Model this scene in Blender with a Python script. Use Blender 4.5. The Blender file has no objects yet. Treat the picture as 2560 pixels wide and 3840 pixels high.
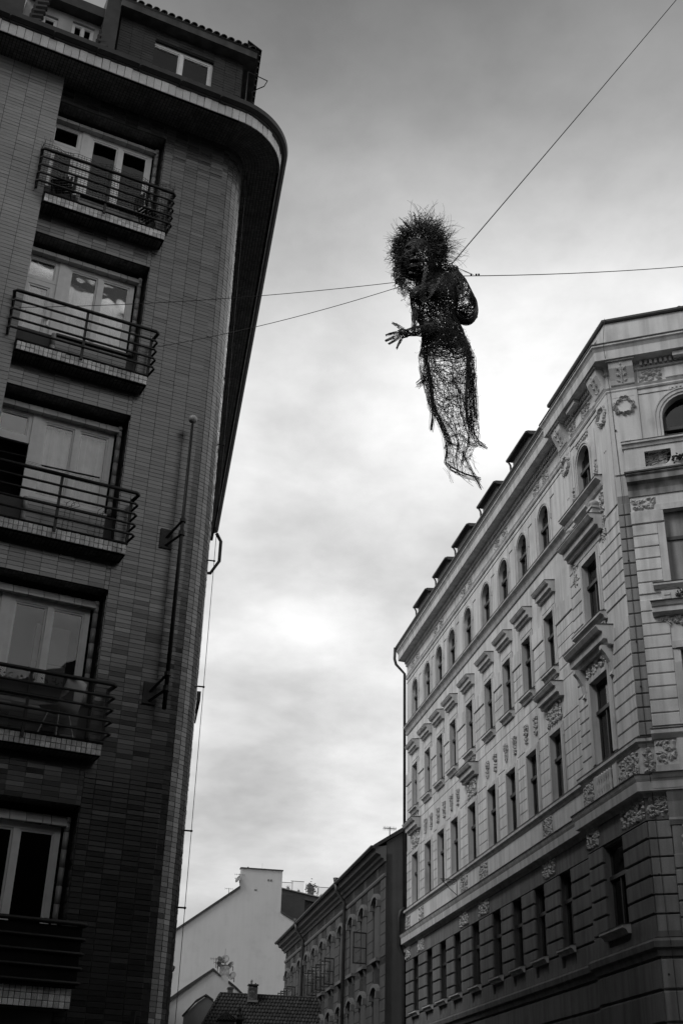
import bpy, math, random
import numpy as np
from math import sin, cos, tan, radians, pi, sqrt, hypot
R = random.Random(7)
S = bpy.context.scene
COL = S.collection
# ---------------------------------------------------------------- camera
cam_d = bpy.data.cameras.new('camera'); cam = bpy.data.objects.new('camera', cam_d); COL.objects.link(cam); S.camera = cam
cam_d.sensor_fit = 'VERTICAL'; cam_d.sensor_height = 36; cam_d.sensor_width = 24
cam_d.lens = 4524/3840*36; cam_d.clip_start = .1; cam_d.clip_end = 3000
from mathutils import Matrix, Vector
PITCH, ROLL = radians(28.442), radians(1.6614)
M3 = Matrix(((cos(ROLL), -sin(ROLL), 0), (sin(ROLL), cos(ROLL), 0), (0, 0, 1))) @ Matrix(((1, 0, 0), (0, sin(PITCH), -cos(PITCH)), (0, cos(PITCH), sin(PITCH))))
rot = Matrix((M3[0], -M3[1], -M3[2])).transposed()
cam.matrix_world = Matrix.Translation((0, 0, 1.6)) @ rot.to_4x4()
# ---------------------------------------------------------------- sky, sun, exposure
SUN_EL, SUN_B = radians(47), radians(-124)       # bearing the overcast glow comes from (behind, left)
w = bpy.data.worlds.new('World'); S.world = w; w.use_nodes = True
nt = w.node_tree; nt.nodes.clear()
def N(t, **k):
    n = nt.nodes.new(t)
    for a, b in k.items(): setattr(n, a, b)
    return n
def LK(a, b): nt.links.new(a, b)
out = N('ShaderNodeOutputWorld'); bg = N('ShaderNodeBackground'); bg.inputs['Strength'].default_value = .1
sky = N('ShaderNodeTexSky', sky_type='NISHITA'); sky.sun_disc = False; sky.sun_elevation = SUN_EL; sky.sun_rotation = SUN_B
bw = N('ShaderNodeRGBToBW'); LK(sky.outputs[0], bw.inputs[0])
tc = N('ShaderNodeTexCoord'); sep = N('ShaderNodeSeparateXYZ'); LK(tc.outputs['Generated'], sep.inputs[0])
# cloud deck: direction projected on a flat layer
zc = N('ShaderNodeMath', operation='MAXIMUM'); LK(sep.outputs[2], zc.inputs[0]); zc.inputs[1].default_value = .0
za = N('ShaderNodeMath', operation='ADD'); LK(zc.outputs[0], za.inputs[0]); za.inputs[1].default_value = .22
dv = N('ShaderNodeVectorMath', operation='DIVIDE'); LK(tc.outputs['Generated'], dv.inputs[0])
cmb = N('ShaderNodeCombineXYZ')
for i in range(3): LK(za.outputs[0], cmb.inputs[i])
LK(cmb.outputs[0], dv.inputs[1])
def noise(scale, det, rough, dist=0, off=(0, 0, 0)):
    mp = N('ShaderNodeMapping'); mp.inputs['Location'].default_value = off; LK(dv.outputs[0], mp.inputs[0])
    n = N('ShaderNodeTexNoise'); n.inputs['Scale'].default_value = scale; n.inputs['Detail'].default_value = det
    n.inputs['Roughness'].default_value = rough; n.inputs['Distortion'].default_value = dist; LK(mp.outputs[0], n.inputs[0]); return n
n1 = noise(1.9, 5, .52, .0, (3.1, 1.7, .4)); n2 = noise(4.6, 9, .62, .12, (7, 2, 5))
# brightness of the deck by elevation
er = N('ShaderNodeValToRGB'); LK(zc.outputs[0], er.inputs[0])
cr = er.color_ramp; cr.interpolation = 'B_SPLINE'
SKYR = [(0, .38), (.14, .43), (.21, .57), (.3, .75), (.45, .84), (.56, .80), (.62, .64), (.68, .46), (.74, .27), (.81, .15), (1, .11)]
while len(cr.elements) < len(SKYR): cr.elements.new(.5)
for e, (p, v) in zip(cr.elements, SKYR): e.position = p; e.color = (v, v, v, 1)
ma = N('ShaderNodeMath', operation='MULTIPLY_ADD'); LK(n1.outputs[0], ma.inputs[0]); ma.inputs[1].default_value = 1.9; ma.inputs[2].default_value = .05
mb_ = N('ShaderNodeMath', operation='MULTIPLY_ADD'); LK(n2.outputs[0], mb_.inputs[0]); mb_.inputs[1].default_value = .8; mb_.inputs[2].default_value = .6
m1 = N('ShaderNodeMath', operation='MULTIPLY'); LK(ma.outputs[0], m1.inputs[0]); LK(mb_.outputs[0], m1.inputs[1])
m2 = N('ShaderNodeMath', operation='MULTIPLY'); LK(m1.outputs[0], m2.inputs[0]); LK(er.outputs[0], m2.inputs[1])
m3 = N('ShaderNodeMath', operation='MULTIPLY'); LK(m2.outputs[0], m3.inputs[0]); m3.inputs[1].default_value = 10.0
mx = N('ShaderNodeMix', data_type='FLOAT'); mx.inputs[0].default_value = .93; LK(bw.outputs[0], mx.inputs[2]); LK(m3.outputs[0], mx.inputs[3])
LK(mx.outputs[0], bg.inputs[0]); LK(bg.outputs[0], out.inputs[0])
sl = bpy.data.lights.new('sun', 'SUN'); sl.energy = 1.5; sl.angle = radians(22); sl.color = (1, 1, 1)
so = bpy.data.objects.new('sun', sl); COL.objects.link(so); so.location = (-10, -10, 60)
so.rotation_euler = Vector((sin(SUN_B)*cos(SUN_EL), cos(SUN_B)*cos(SUN_EL), sin(SUN_EL))).to_track_quat('Z', 'Y').to_euler()
S.view_settings.view_transform = 'Standard'; S.view_settings.look = 'None'; S.view_settings.exposure = .14; S.view_settings.gamma = 1
S.view_settings.use_curve_mapping = False
S.cycles.max_bounces = 6; S.cycles.transparent_max_bounces = 12

# ---------------------------------------------------------------- materials (the photograph is black and white: greys only)
MATS = {}
def mat(name, v, rough=.8, spec=.3, var=0., nscale=3., bump=0., bscale=60., rnd=0., streak=0., fine=0., metal=0., coat=0., stain=0.):
    if name in MATS: return MATS[name]
    m = bpy.data.materials.new(name); m.use_nodes = True; t = m.node_tree; b = t.nodes['Principled BSDF']
    b.inputs['Roughness'].default_value = rough; b.inputs['Specular IOR Level'].default_value = spec; b.inputs['Metallic'].default_value = metal
    b.inputs['Coat Weight'].default_value = coat; b.inputs['Coat Roughness'].default_value = .3
    def n(ty, **k):
        x = t.nodes.new(ty)
        for a, c in k.items(): setattr(x, a, c)
        return x
    L = t.links.new
    geo = n('ShaderNodeNewGeometry')
    cur = n('ShaderNodeValue'); cur.outputs[0].default_value = 1; cur = cur.outputs[0]
    def mul(sock, lo, hi, a=0, c=1):
        nonlocal cur
        mr = n('ShaderNodeMapRange'); L(sock, mr.inputs[0]); mr.inputs[1].default_value = a; mr.inputs[2].default_value = c
        mr.inputs[3].default_value = lo; mr.inputs[4].default_value = hi
        mm = n('ShaderNodeMath', operation='MULTIPLY'); L(cur, mm.inputs[0]); L(mr.outputs[0], mm.inputs[1]); cur = mm.outputs[0]
    def nz(scale, det=4, vec=None, sc=None):
        x = n('ShaderNodeTexNoise'); x.inputs['Scale'].default_value = scale; x.inputs['Detail'].default_value = det
        if sc:
            mp = n('ShaderNodeMapping'); mp.inputs['Scale'].default_value = sc; L(geo.outputs['Position'], mp.inputs[0]); L(mp.outputs[0], x.inputs[0])
        else: L(geo.outputs['Position'], x.inputs[0])
        return x.outputs[0]
    if var: mul(nz(nscale), 1-var, 1+var, .3, .7)
    if fine: mul(nz(bscale, 3), 1-fine, 1+fine, .3, .7)
    if streak: mul(nz(1., 5, sc=(5, 5, .35)), 1-streak, 1+streak*.3, .35, .6)
    if stain: mul(nz(1.3, 6), 1-stain, 1, .28, .45)
    if rnd:
        oi = n('ShaderNodeObjectInfo'); ad = n('ShaderNodeMath', operation='ADD'); L(oi.outputs['Random'], ad.inputs[0]); L(geo.outputs['Random Per Island'], ad.inputs[1])
        fr = n('ShaderNodeMath', operation='FRACT'); L(ad.outputs[0], fr.inputs[0]); mul(fr.outputs[0], 1-rnd, 1+rnd)
        mr = n('ShaderNodeMapRange'); L(fr.outputs[0], mr.inputs[0]); mr.inputs[3].default_value = rough*.8; mr.inputs[4].default_value = min(1, rough*1.3); L(mr.outputs[0], b.inputs['Roughness'])
    fm = n('ShaderNodeMath', operation='MULTIPLY'); L(cur, fm.inputs[0]); fm.inputs[1].default_value = v
    cc = n('ShaderNodeCombineColor')
    for i in range(3): L(fm.outputs[0], cc.inputs[i])
    L(cc.outputs[0], b.inputs['Base Color'])
    if bump:
        bp = n('ShaderNodeBump'); bp.inputs['Strength'].default_value = bump; bp.inputs['Distance'].default_value = .01
        L(nz(bscale, 4), bp.inputs['Height']); L(bp.outputs[0], b.inputs['Normal'])
    MATS[name] = m; return m
def glass(name, tr=.6):
    if name in MATS: return MATS[name]
    m = bpy.data.materials.new(name); m.use_nodes = True; t = m.node_tree; t.nodes.clear(); L = t.links.new
    o = t.nodes.new('ShaderNodeOutputMaterial'); tp = t.nodes.new('ShaderNodeBsdfTransparent'); tp.inputs[0].default_value = (tr, tr, tr, 1)
    g = t.nodes.new('ShaderNodeBsdfGlossy'); g.inputs[0].default_value = (.9, .9, .9, 1); g.inputs['Roughness'].default_value = .015
    f = t.nodes.new('ShaderNodeFresnel'); f.inputs[0].default_value = 1.6; mxx = t.nodes.new('ShaderNodeMixShader')
    nz = t.nodes.new('ShaderNodeTexNoise'); nz.inputs['Scale'].default_value = 1.3; bp = t.nodes.new('ShaderNodeBump'); bp.inputs['Distance'].default_value = .02; bp.inputs['Strength'].default_value = .25
    ge = t.nodes.new('ShaderNodeNewGeometry'); L(ge.outputs['Position'], nz.inputs[0]); L(nz.outputs[0], bp.inputs['Height']); L(bp.outputs[0], g.inputs['Normal'])
    L(f.outputs[0], mxx.inputs[0]); L(tp.outputs[0], mxx.inputs[1]); L(g.outputs[0], mxx.inputs[2]); L(mxx.outputs[0], o.inputs[0])
    MATS[name] = m; return m
TILE = mat('dark_glazed_tile', .020, .30, 1.0, var=.15, nscale=1.2, rnd=.24, fine=.06, bump=.1, bscale=25, coat=.8)
TILE2 = mat('pale_pier_tile', .36, .4, .6, var=.12, nscale=1.5, rnd=.16, fine=.06, bump=.1, bscale=30)
MORTAR = mat('tile_mortar', .12, .9, .1, fine=.1)
MORTAR2 = mat('dark_mortar', .03, .9, .1, fine=.1)
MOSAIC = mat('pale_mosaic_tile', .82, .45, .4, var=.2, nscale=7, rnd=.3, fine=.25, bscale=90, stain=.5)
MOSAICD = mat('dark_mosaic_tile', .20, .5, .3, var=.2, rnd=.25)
FASC = mat('fascia_tile', .66, .5, .4, var=.15, nscale=4, rnd=.16, fine=.1, bscale=50)
JAMB = mat('rounded_jamb_tile', .42, .25, .5, var=.12, rnd=.12)
WHITE = mat('white_window_paint', .86, .5, .4, var=.06, nscale=8, rnd=.05)
RAIL = mat('black_rail_paint', .014, .45, .4, var=.3, nscale=30, bump=.3, bscale=150)
IRON = mat('rusty_black_wire', .012, .45, .5, var=.3)
CABLE = mat('cable_steel', .045, .6, .3)
GLASS = glass('window_glass', .93); GLASSD = glass('dark_window_glass', .35)
CURT = mat('net_curtain', .80, .9, .1, var=.1, streak=.18, nscale=5, fine=.06, bscale=70)
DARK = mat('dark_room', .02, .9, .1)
BLIND = mat('dark_blind', .03, .6, .2)
STUC = mat('pale_stucco', .58, .9, .2, var=.07, nscale=.9, fine=.05, bump=.35, bscale=45, streak=.2, stain=.22)
STUC2 = mat('stucco_block', .57, .9, .2, var=.07, nscale=1.4, fine=.06, bump=.4, bscale=50, streak=.24, rnd=.06, stain=.25)
BASE_SHADE = mat('shade_toned_base_stucco', .17, .9, .2, var=.1, nscale=1.2, fine=.06, bump=.4, bscale=50, streak=.25, rnd=.05, stain=.2)  # darker than the upper stucco: the street's shade is put into its colour
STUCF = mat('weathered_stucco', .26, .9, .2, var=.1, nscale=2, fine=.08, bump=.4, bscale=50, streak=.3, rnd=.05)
TRIM = mat('stucco_moulding', .52, .85, .2, var=.08, nscale=2.5, fine=.06, bump=.25, bscale=60, streak=.22, stain=.15)
RELIEF = mat('relief_ornament', .42, .85, .2, var=.15, nscale=9, fine=.1, rnd=.1)
FLASH = mat('dark_sheet_flashing', .035, .5, .4, var=.3, nscale=5)
ROOF = mat('dark_sheet_roof', .04, .5, .4, var=.3, nscale=2)
ROOFT = mat('dark_clay_roof_tile', .035, .75, .3, var=.3, nscale=4, rnd=.3)
WOOD = mat('dark_window_wood', .035, .5, .4, var=.2, nscale=8)
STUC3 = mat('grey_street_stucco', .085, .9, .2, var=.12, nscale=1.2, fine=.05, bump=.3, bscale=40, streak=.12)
STUC3T = mat('grey_street_moulding', .14, .9, .2, var=.1, nscale=2)
STUC4 = mat('white_gable_render', .52, .9, .2, var=.04, nscale=.5, fine=.02, streak=.03, stain=.08)
CLAD = mat('dark_cladding', .07, .6, .3, var=.1)
BRICK = mat('old_brick', .12, .9, .2, var=.3, nscale=6, rnd=.4)
DISH = mat('satellite_dish_paint', .16, .5, .4, var=.1)
LEAF = mat('leaf_green', .05, .7, .3, var=.3, nscale=9, rnd=.5)
ASPH = mat('asphalt', .05, .9, .2, var=.25, nscale=.8, fine=.2, bscale=90, bump=.5)
PAVE = mat('granite_paving', .08, .85, .2, var=.2, nscale=2, rnd=.15)
PLAST = mat('white_plastic', .62, .35, .5)
PALE = mat('pale_shopfront', .20, .6, .3, var=.1)

# ---------------------------------------------------------------- mesh tools
def B(deg): return np.array([sin(radians(deg)), cos(radians(deg))])
class Fr:
    """facade frame: u along the wall, o outward, z up"""
    def __init__(s, p, d, out): s.p = np.array(p, float); s.d = np.array(d, float); s.o = np.array(out, float); s.flip = (s.d[0]*(-s.o[1])-s.d[1]*(-s.o[0])) < 0
    def P(s, u, o, z): q = s.p+u*s.d+o*s.o; return (q[0], q[1], z)
    def sub(s, u, o, ang=0):
        q = s.p+u*s.d+o*s.o; c, k = cos(ang), sin(ang)
        return Fr(q, c*s.d+k*s.o, -k*s.d+c*s.o)
class MB:
    def __init__(s): s.v = []; s.f = []
    def add(s, vs, fs, flip=False):
        n = len(s.v); s.v.extend(vs)
        for f in fs: s.f.append(tuple(n+i for i in (reversed(f) if flip else f)))
    def box(s, fr, u0, u1, o0, o1, z0, z1):
        if u1 < u0: u0, u1 = u1, u0
        vs = [fr.P(u, o, z) for z in (z0, z1) for o in (o1, o0) for u in (u0, u1)]
        s.add(vs, [(0, 2, 3, 1), (4, 5, 7, 6), (0, 1, 5, 4), (2, 6, 7, 3), (0, 4, 6, 2), (1, 3, 7, 5)], fr.flip)
        return s
    def cbox(s, fr, u0, u1, o0, o1, z0, z1, c=.008):
        """box whose front face is chamfered"""
        vs = [fr.P(u, o0, z) for u, z in ((u0, z0), (u1, z0), (u1, z1), (u0, z1))]+[fr.P(u, o1-c, z) for u, z in ((u0, z0), (u1, z0), (u1, z1), (u0, z1))]
        vs += [fr.P(u, o1, z) for u, z in ((u0+c, z0+c), (u1-c, z0+c), (u1-c, z1-c), (u0+c, z1-c))]
        fs = [(8, 9, 10, 11)]
        for i in range(4):
            j = (i+1) % 4; fs += [(i, j, 4+j, 4+i), (4+i, 4+j, 8+j, 8+i)]
        s.add(vs, fs, fr.flip); return s
    def poly(s, fr, pts, o0, o1):
        """prism from (u,z) outline between o0 and o1"""
        n = len(pts); vs = [fr.P(u, o, z) for o in (o1, o0) for u, z in pts]
        s.add(vs, [tuple(range(n)), tuple(range(2*n-1, n-1, -1))]+[(i, n+i, n+(i+1) % n, (i+1) % n) for i in range(n)], fr.flip); return s
    def prof(s, fr, u0, u1, pr):
        """profile [(o,z)...] extruded along u"""
        n = len(pr); vs = [fr.P(u, o, z) for u in (u0, u1) for o, z in pr]
        s.add(vs, [tuple(range(n)), tuple(range(2*n-1, n-1, -1))]+[(i, n+i, n+(i+1) % n, (i+1) % n) for i in range(n)], not fr.flip); return s
    def tube(s, pts, r, n=6, caps=True):
        pts = [Vector(p) for p in pts]; m = len(pts); rs = r if isinstance(r, (list, tuple)) else [r]*m; vs = []; up = None
        for i, p in enumerate(pts):
            t = (pts[min(i+1, m-1)]-pts[max(i-1, 0)]).normalized()
            if up is None: up = t.orthogonal().normalized()
            up = (up-t*up.dot(t)).normalized(); b = t.cross(up)
            vs += [tuple(p+(up*cos(2*pi*k/n)+b*sin(2*pi*k/n))*rs[i]) for k in range(n)]
        fs = [(i*n+k, i*n+(k+1) % n, (i+1)*n+(k+1) % n, (i+1)*n+k) for i in range(m-1) for k in range(n)]
        if caps: fs += [tuple(range(n-1, -1, -1)), tuple(range((m-1)*n, m*n))]
        s.add(vs, fs); return s
    def lathe(s, c, pr, n=10):
        vs = [(c[0]+r*cos(2*pi*k/n), c[1]+r*sin(2*pi*k/n), c[2]+z) for r, z in pr for k in range(n)]; m = len(pr)
        s.add(vs, [(i*n+k, i*n+(k+1) % n, (i+1)*n+(k+1) % n, (i+1)*n+k) for i in range(m-1) for k in range(n)]+[tuple(range(n-1, -1, -1)), tuple(range((m-1)*n, m*n))]); return s
    def ball(s, c, r, n=8, sc=(1, 1, 1)):
        vs = [(c[0], c[1], c[2]-r*sc[2])]
        for i in range(1, n//2):
            a = -pi/2+pi*i/(n//2); vs += [(c[0]+r*sc[0]*cos(a)*cos(2*pi*k/n), c[1]+r*sc[1]*cos(a)*sin(2*pi*k/n), c[2]+r*sc[2]*sin(a)) for k in range(n)]
        vs.append((c[0], c[1], c[2]+r*sc[2])); m = n//2-1; e = len(vs)-1
        fs = [(0, 1+(k+1) % n, 1+k) for k in range(n)]+[(e, 1+(m-1)*n+k, 1+(m-1)*n+(k+1) % n) for k in range(n)]
        fs += [(1+i*n+k, 1+i*n+(k+1) % n, 1+(i+1)*n+(k+1) % n, 1+(i+1)*n+k) for i in range(m-1) for k in range(n)]
        s.add(vs, fs); return s
    def mesh(s, name, m, org=(0, 0, 0), smooth=False):
        me = bpy.data.meshes.new(name); o = np.array(org, float); V = np.array(s.v, float).reshape(-1, 3)-o
        me.from_pydata(V.tolist(), [], s.f)
        if m: me.materials.append(m)
        if smooth: me.polygons.foreach_set('use_smooth', [True]*len(me.polygons))
        me.update(); return me
ORG = {}
def tag(o, label=None, cat=None, group=None, kind=None):
    if label: o['label'] = label
    if cat: o['category'] = cat
    if group: o['group'] = group
    if kind: o['kind'] = kind
    return o
def thing(name, loc, label, cat, group=None, kind=None):
    o = bpy.data.objects.new(name, None); COL.objects.link(o); o.location = loc; o.empty_display_size = .3; ORG[o.name] = tuple(float(x) for x in loc)
    return tag(o, label, cat, group, kind)
def obj(name, mb, m, parent=None, smooth=False, **k):
    org = ORG.get(parent.name, (0, 0, 0)) if parent else tuple(mb.v[0]) if mb.v else (0, 0, 0)
    o = bpy.data.objects.new(name, mb.mesh(name, m, org, smooth)); COL.objects.link(o)
    if parent: o.parent = parent
    else: o.location = org
    ORG[o.name] = org
    return tag(o, **k) if k else o
def hidden_box(fr, u0, u1, z0, z1, depth, parent, m=None):
    pass
def wall(mbd, fr, u0, u1, z0, z1, holes, o=0., depth=.25, back=True):
    """front face with rectangular holes and their reveals; solid slab of the given depth"""
    us = sorted({u0, u1, *[min(max(h[0], u0), u1) for h in holes], *[min(max(h[1], u0), u1) for h in holes]})
    zs = sorted({z0, z1, *[min(max(h[2], z0), z1) for h in holes], *[min(max(h[3], z0), z1) for h in holes]})
    for i in range(len(us)-1):
        # merge vertical runs
        run = None
        for j in range(len(zs)-1):
            c = ((us[i]+us[i+1])/2, (zs[j]+zs[j+1])/2)
            hole = any(h[0] < c[0] < h[1] and h[2] < c[1] < h[3] for h in holes)
            if not hole:
                if run is None: run = zs[j]
            if hole and run is not None: mbd.box(fr, us[i], us[i+1], o-depth, o, run, zs[j]); run = None
        if run is not None: mbd.box(fr, us[i], us[i+1], o-depth, o, run, z1)
def sweep(mbd, path, pr, closed=False):
    """mitred sweep of profile [(o,z)] along plan path [(x,y)], outward = right of travel if side=1"""
    n = len(path); pts = [np.array(p, float) for p in path]; k = len(pr); vs = []
    nr = []
    for i in range(n-1):
        d = pts[i+1]-pts[i]; d /= np.linalg.norm(d); nr.append(np.array([d[1], -d[0]]))
    for i in range(n):
        a = nr[max(i-1, 0)]; b = nr[min(i, n-2)]; m = a+b; m = m/np.dot(m, m)*2 if np.dot(m, m) > .05 else a
        m = (a+b)/(1+np.dot(a, b)) if 1+np.dot(a, b) > .05 else a
        vs += [(pts[i][0]+m[0]*o, pts[i][1]+m[1]*o, z) for o, z in pr]
    fs = [(i*k+j, i*k+(j+1) % k, (i+1)*k+(j+1) % k, (i+1)*k+j) for i in range(n-1) for j in range(k)]+[tuple(range(k-1, -1, -1)), tuple(range((n-1)*k, n*k))]
    mbd.add(vs, fs)
def leafblob(mbd, fr, u, z, o, ang, L, W_, h=.03):
    """one carved leaf, a raised pointed dome"""
    ca, sa = cos(ang), sin(ang)
    pts = [(-L/2, 0, 0), (-L*.2, W_/2, 0), (L*.25, W_*.42, 0), (L/2, 0, 0), (L*.25, -W_*.42, 0), (-L*.2, -W_/2, 0), (-L*.15, 0, h), (L*.22, 0, h*.8)]
    vs = [fr.P(u+a*ca-b*sa, o+c, z+a*sa+b*ca) for a, b, c in pts]
    mbd.add(vs, [(0, 6, 1), (1, 6, 7, 2), (2, 7, 3), (3, 7, 4), (4, 7, 6, 5), (5, 6, 0)], fr.flip)
def relief(fr, u0, u1, z0, z1, o, seed, dens=1., size=.1, inside=None, h=.045):
    r = random.Random(seed); mbd = MB(); w_, hh = u1-u0, z1-z0
    n = int(w_*hh/(size*size)*2.1*dens)
    ns = max(1, int(w_*hh/.12))
    for k in range(ns):
        u, z, a = r.uniform(u0, u1), z0+r.random()*hh*.3, pi/2+r.uniform(-.6, .6); pts = []
        for i in range(7):
            if u0+.02 < u < u1-.02 and z0 < z < z1-.02: pts.append(fr.P(u, o+.012, z))
            a += r.uniform(-.5, .5); st = hh/7; u += cos(a)*st; z += sin(a)*st
        if len(pts) > 2: mbd.tube(pts, size*.1, 4)
    for k in range(n):
        u, z = r.uniform(u0, u1), r.uniform(z0, z1)
        if inside and not inside((u-u0)/w_, (z-z0)/hh): continue
        L = size*r.uniform(.7, 1.25); leafblob(mbd, fr, min(max(u, u0+L*.35), u1-L*.35), min(max(z, z0+L*.35), z1-L*.35), o+r.uniform(0, .015), r.uniform(0, 2*pi), L, L*r.uniform(.5, .75), h*r.uniform(.7, 1.3))
    return mbd

# ================================================================ ground and street
g = MB(); g.add([(-400, -300, 0), (400, -300, 0), (400, 700, 0), (-400, 700, 0)], [(0, 1, 2, 3)])
obj('ground', g, PAVE, kind='structure')
sd = B(-10.7)
g = MB(); q0 = np.array([1.6, 0.])
rd = Fr(q0, sd, (-sd[1], sd[0]))
g.add([rd.P(-60, 3, .004), rd.P(-60, -3, .004), rd.P(90, -3, .004), rd.P(90, 3, .004)], [(0, 1, 2, 3)])
obj('road', g, ASPH, kind='structure')
for sgn, a, b in ((1, 3, 5.5), (-1, -6, -3)):
    g = MB(); g.box(rd, -60, 90, min(a, b), max(a, b), -.05, .12); obj('pavement', g, PAVE, kind='structure')

# ================================================================ left building, tiled
uL = B(64.6); nL = np.array([-uL[1], uL[0]])
P0 = 17*B(-11.2)
LF = Fr(P0+.31*nL, uL, -nL)
LB = thing('tiled_apartment_building', (*LF.p, 0), 'dark tiled corner apartment block with rounded corner, deep mosaic eaves and railed balconies', 'building')
ZK = [1.6+17*t for t in (.85, .666, .481, .294, .098)]     # underside of each balcony slab
U_R, U_L, U_A, RAD = -.117, -2.19, 1.04, .55
SOF = 19.1
TURN = radians(73.73)
def arcp(t, o=0.): return (U_A+(RAD+o)*sin(t), -RAD+(RAD+o)*cos(t))
def loc(u, o): return tuple(LF.p+u*LF.d+o*LF.o)
ARC = [arcp(TURN*i/6) for i in range(7)]
eu, eo = ARC[-1]; sdv = (cos(TURN), -sin(TURN))
END = (eu+16.6*sdv[0], eo+16.6*sdv[1])
SF = Fr(loc(eu, eo), B(64.6-73.73), -np.array([-B(-9.13)[1], B(-9.13)[0]]))   # side facade frame
# mortar walls
m = MB(); wall(m, LF, U_R, U_A, .0, SOF, [], 0, .5)
path = [loc(*p) for p in ARC]
sweep(m, [loc(*arcp(TURN*i/18)) for i in range(19)], [(-.4, 0), (0, 0), (0, SOF), (-.4, SOF)])
m.box(SF, 0, 16.6, -.4, 0, 0, SOF)
for k in range(6):
    zt = (ZK[k-1] if k else SOF); zb = (ZK[k]+2.68 if k < 5 else 2.95)   # strip between recess head and slab above
    if k == 5: m.box(LF, U_L, U_R, -.6, 0, 2.95, ZK[4]); continue
    m.box(LF, U_L, U_R, -.6, 0, zb, zt)
    m.box(LF, U_L, U_R, -.7, -.27, ZK[k]-.02, ZK[k]+.86)     # breast wall behind the balcony
obj('wall', m, MORTAR, LB)
m = MB(); m.box(LF, -3.42, U_L, -.6, .2, 0, SOF); m.box(LF, -4.4, -3.42, -.9, -.5, 0, SOF); m.box(LF, -9, -4.4, -.9, .2, 0, SOF); obj('pier', m, MORTAR2, LB)
# dark body behind everything
m = MB(); m.poly(Fr((0, 0), (1, 0), (0, 1)), [(0, 0)], 0, 1) if 0 else None
bp_ = [loc(-9, -1.0), loc(1.0, -1.0), loc(END[0]-.9, END[1]), loc(-4, END[1])]
m.add([(*p, 0) for p in bp_]+[(*p, 19.4) for p in bp_], [(3, 2, 1, 0), (4, 5, 6, 7)]+[(i, (i+1) % 4, 4+(i+1) % 4, 4+i) for i in range(4)])
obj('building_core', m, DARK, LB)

# --- facade tiles: 25 x 7 cm, stacked; the nearest 300 are objects, the rest one part
TW, TH, J = .25, .0715, .007
tile_me = {}
def tile_mesh(wd, m, nm='tile', hh=TH):
    key = (round(wd, 3), m.name, hh)
    if key not in tile_me:
        t = MB(); t.cbox(Fr((0, 0), (1, 0), (0, -1)), J/2, wd-J/2, 0, .014, J/2, hh-J/2, .004); tile_me[key] = t.mesh(nm, m)
    return tile_me[key]
from mathutils import Euler
def place(me, name, fr, u, o, z, parent, jit=.004):
    q = fr.p+u*fr.d+o*fr.o; ob = bpy.data.objects.new(name, me); COL.objects.link(ob); ob.parent = parent
    ox, oy, oz = ORG[parent.name]; ob.location = (q[0]-ox, q[1]-oy, z-oz)
    ob.rotation_euler = (R.gauss(0, jit*4), R.gauss(0, jit), math.atan2(fr.d[1], fr.d[0])); return ob
stuff_t = MB(); stuff_p = MB(); ntile = 0
def tb(mbd, fr, u, wd, o, z, hh=TH, j=.010):
    a, b, d = (R.gauss(0, .0016) for _ in range(3)); c = R.gauss(0, .0014); g_ = J/2
    # slightly tilted tile
    ou = [(u+g_, z+g_, a), (u+wd-g_, z+g_, b), (u+wd-g_, z+hh-g_, b+c), (u+g_, z+hh-g_, a+c)]
    vs = [fr.P(x, o-.002, y) for x, y, _ in ou]+[fr.P(x, o+.012+t, y) for x, y, t in ou]
    mbd.add(vs, [(4, 5, 6, 7), (0, 1, 5, 4), (1, 2, 6, 5), (2, 3, 7, 6), (3, 0, 4, 7)], fr.flip)
rows = int((SOF-1.2)/TH)
cols = [(U_R, .168)]+[(.051+TW*i, TW) for i in range(4)]
for r_ in range(rows):
    z = 1.2+r_*TH
    for u, wd in cols:
        if u+wd > U_A+.02: wd = U_A-u
        if wd < .05: continue
        if 3.0 < z < 6.4 and ntile < 290:
            place(tile_mesh(wd, TILE), 'tile', LF, u, 0, z, LB); ntile += 1
        else: tb(stuff_t, LF, u, wd, 0, z)
arcfr = []
for i in range(6):
    a, b = arcp(TURN*i/6), arcp(TURN*(i+1)/6); pa, pb = np.array(loc(*a)), np.array(loc(*b)); d = pb-pa; ln = np.linalg.norm(d); d /= ln
    arcfr.append((Fr(pa, d, (d[1], -d[0])), ln))
for r_ in range(rows):
    z = 1.2+r_*TH
    for fr, ln in arcfr: tb(stuff_t, fr, 0, ln, 0, z)
    for i in range(14): tb(stuff_t, SF, i*TW, TW, 0, z)
for k in range(5):    # strips between recess head and the slab above, and breast walls
    zt = (ZK[k-1] if k else SOF); zb = ZK[k]+2.68
    for r_ in range(int((zt-zb)/TH)+1):
        z = zb+r_*TH
        if z+TH > zt: break
        for i in range(9):
            u = -2.19+i*TW; wd = min(TW, U_R-u)
            if wd > .05: tb(stuff_t, LF, u, wd, 0, z)
    for r_ in range(9):
        for i in range(6):
            u = -1.5+i*TW; wd = min(TW, -.22-u)
            if wd > .04: tb(stuff_t, LF, u, wd, -.27, ZK[k]+.2+r_*TH)
    # right reveal (faces left)
    fr = Fr(LF.p+U_R*LF.d, -LF.o, -LF.d)
    for r_ in range(int(2.5/TH)): tb(stuff_t, fr, .0, .15, .0, ZK[k]+.16+r_*TH); 
obj('tile_field', stuff_t, TILE, LB, kind='stuff')
for r_ in range(int((SOF-1)/.0765)):
    z = 9-104*.0765+r_*.0765
    for i in range(4): tb(stuff_p, LF, U_L-(i+1)*.3075, .3075, .2, z, .0765)
for r_ in range(int(SOF/.0765)-2):
    for i in range(15): tb(stuff_p, LF, -4.4-(i+1)*.3075, .3075, .2, r_*.0765+.1, .0765)
obj('pier_tile_field', stuff_p, TILE2, LB, kind='stuff')
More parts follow.
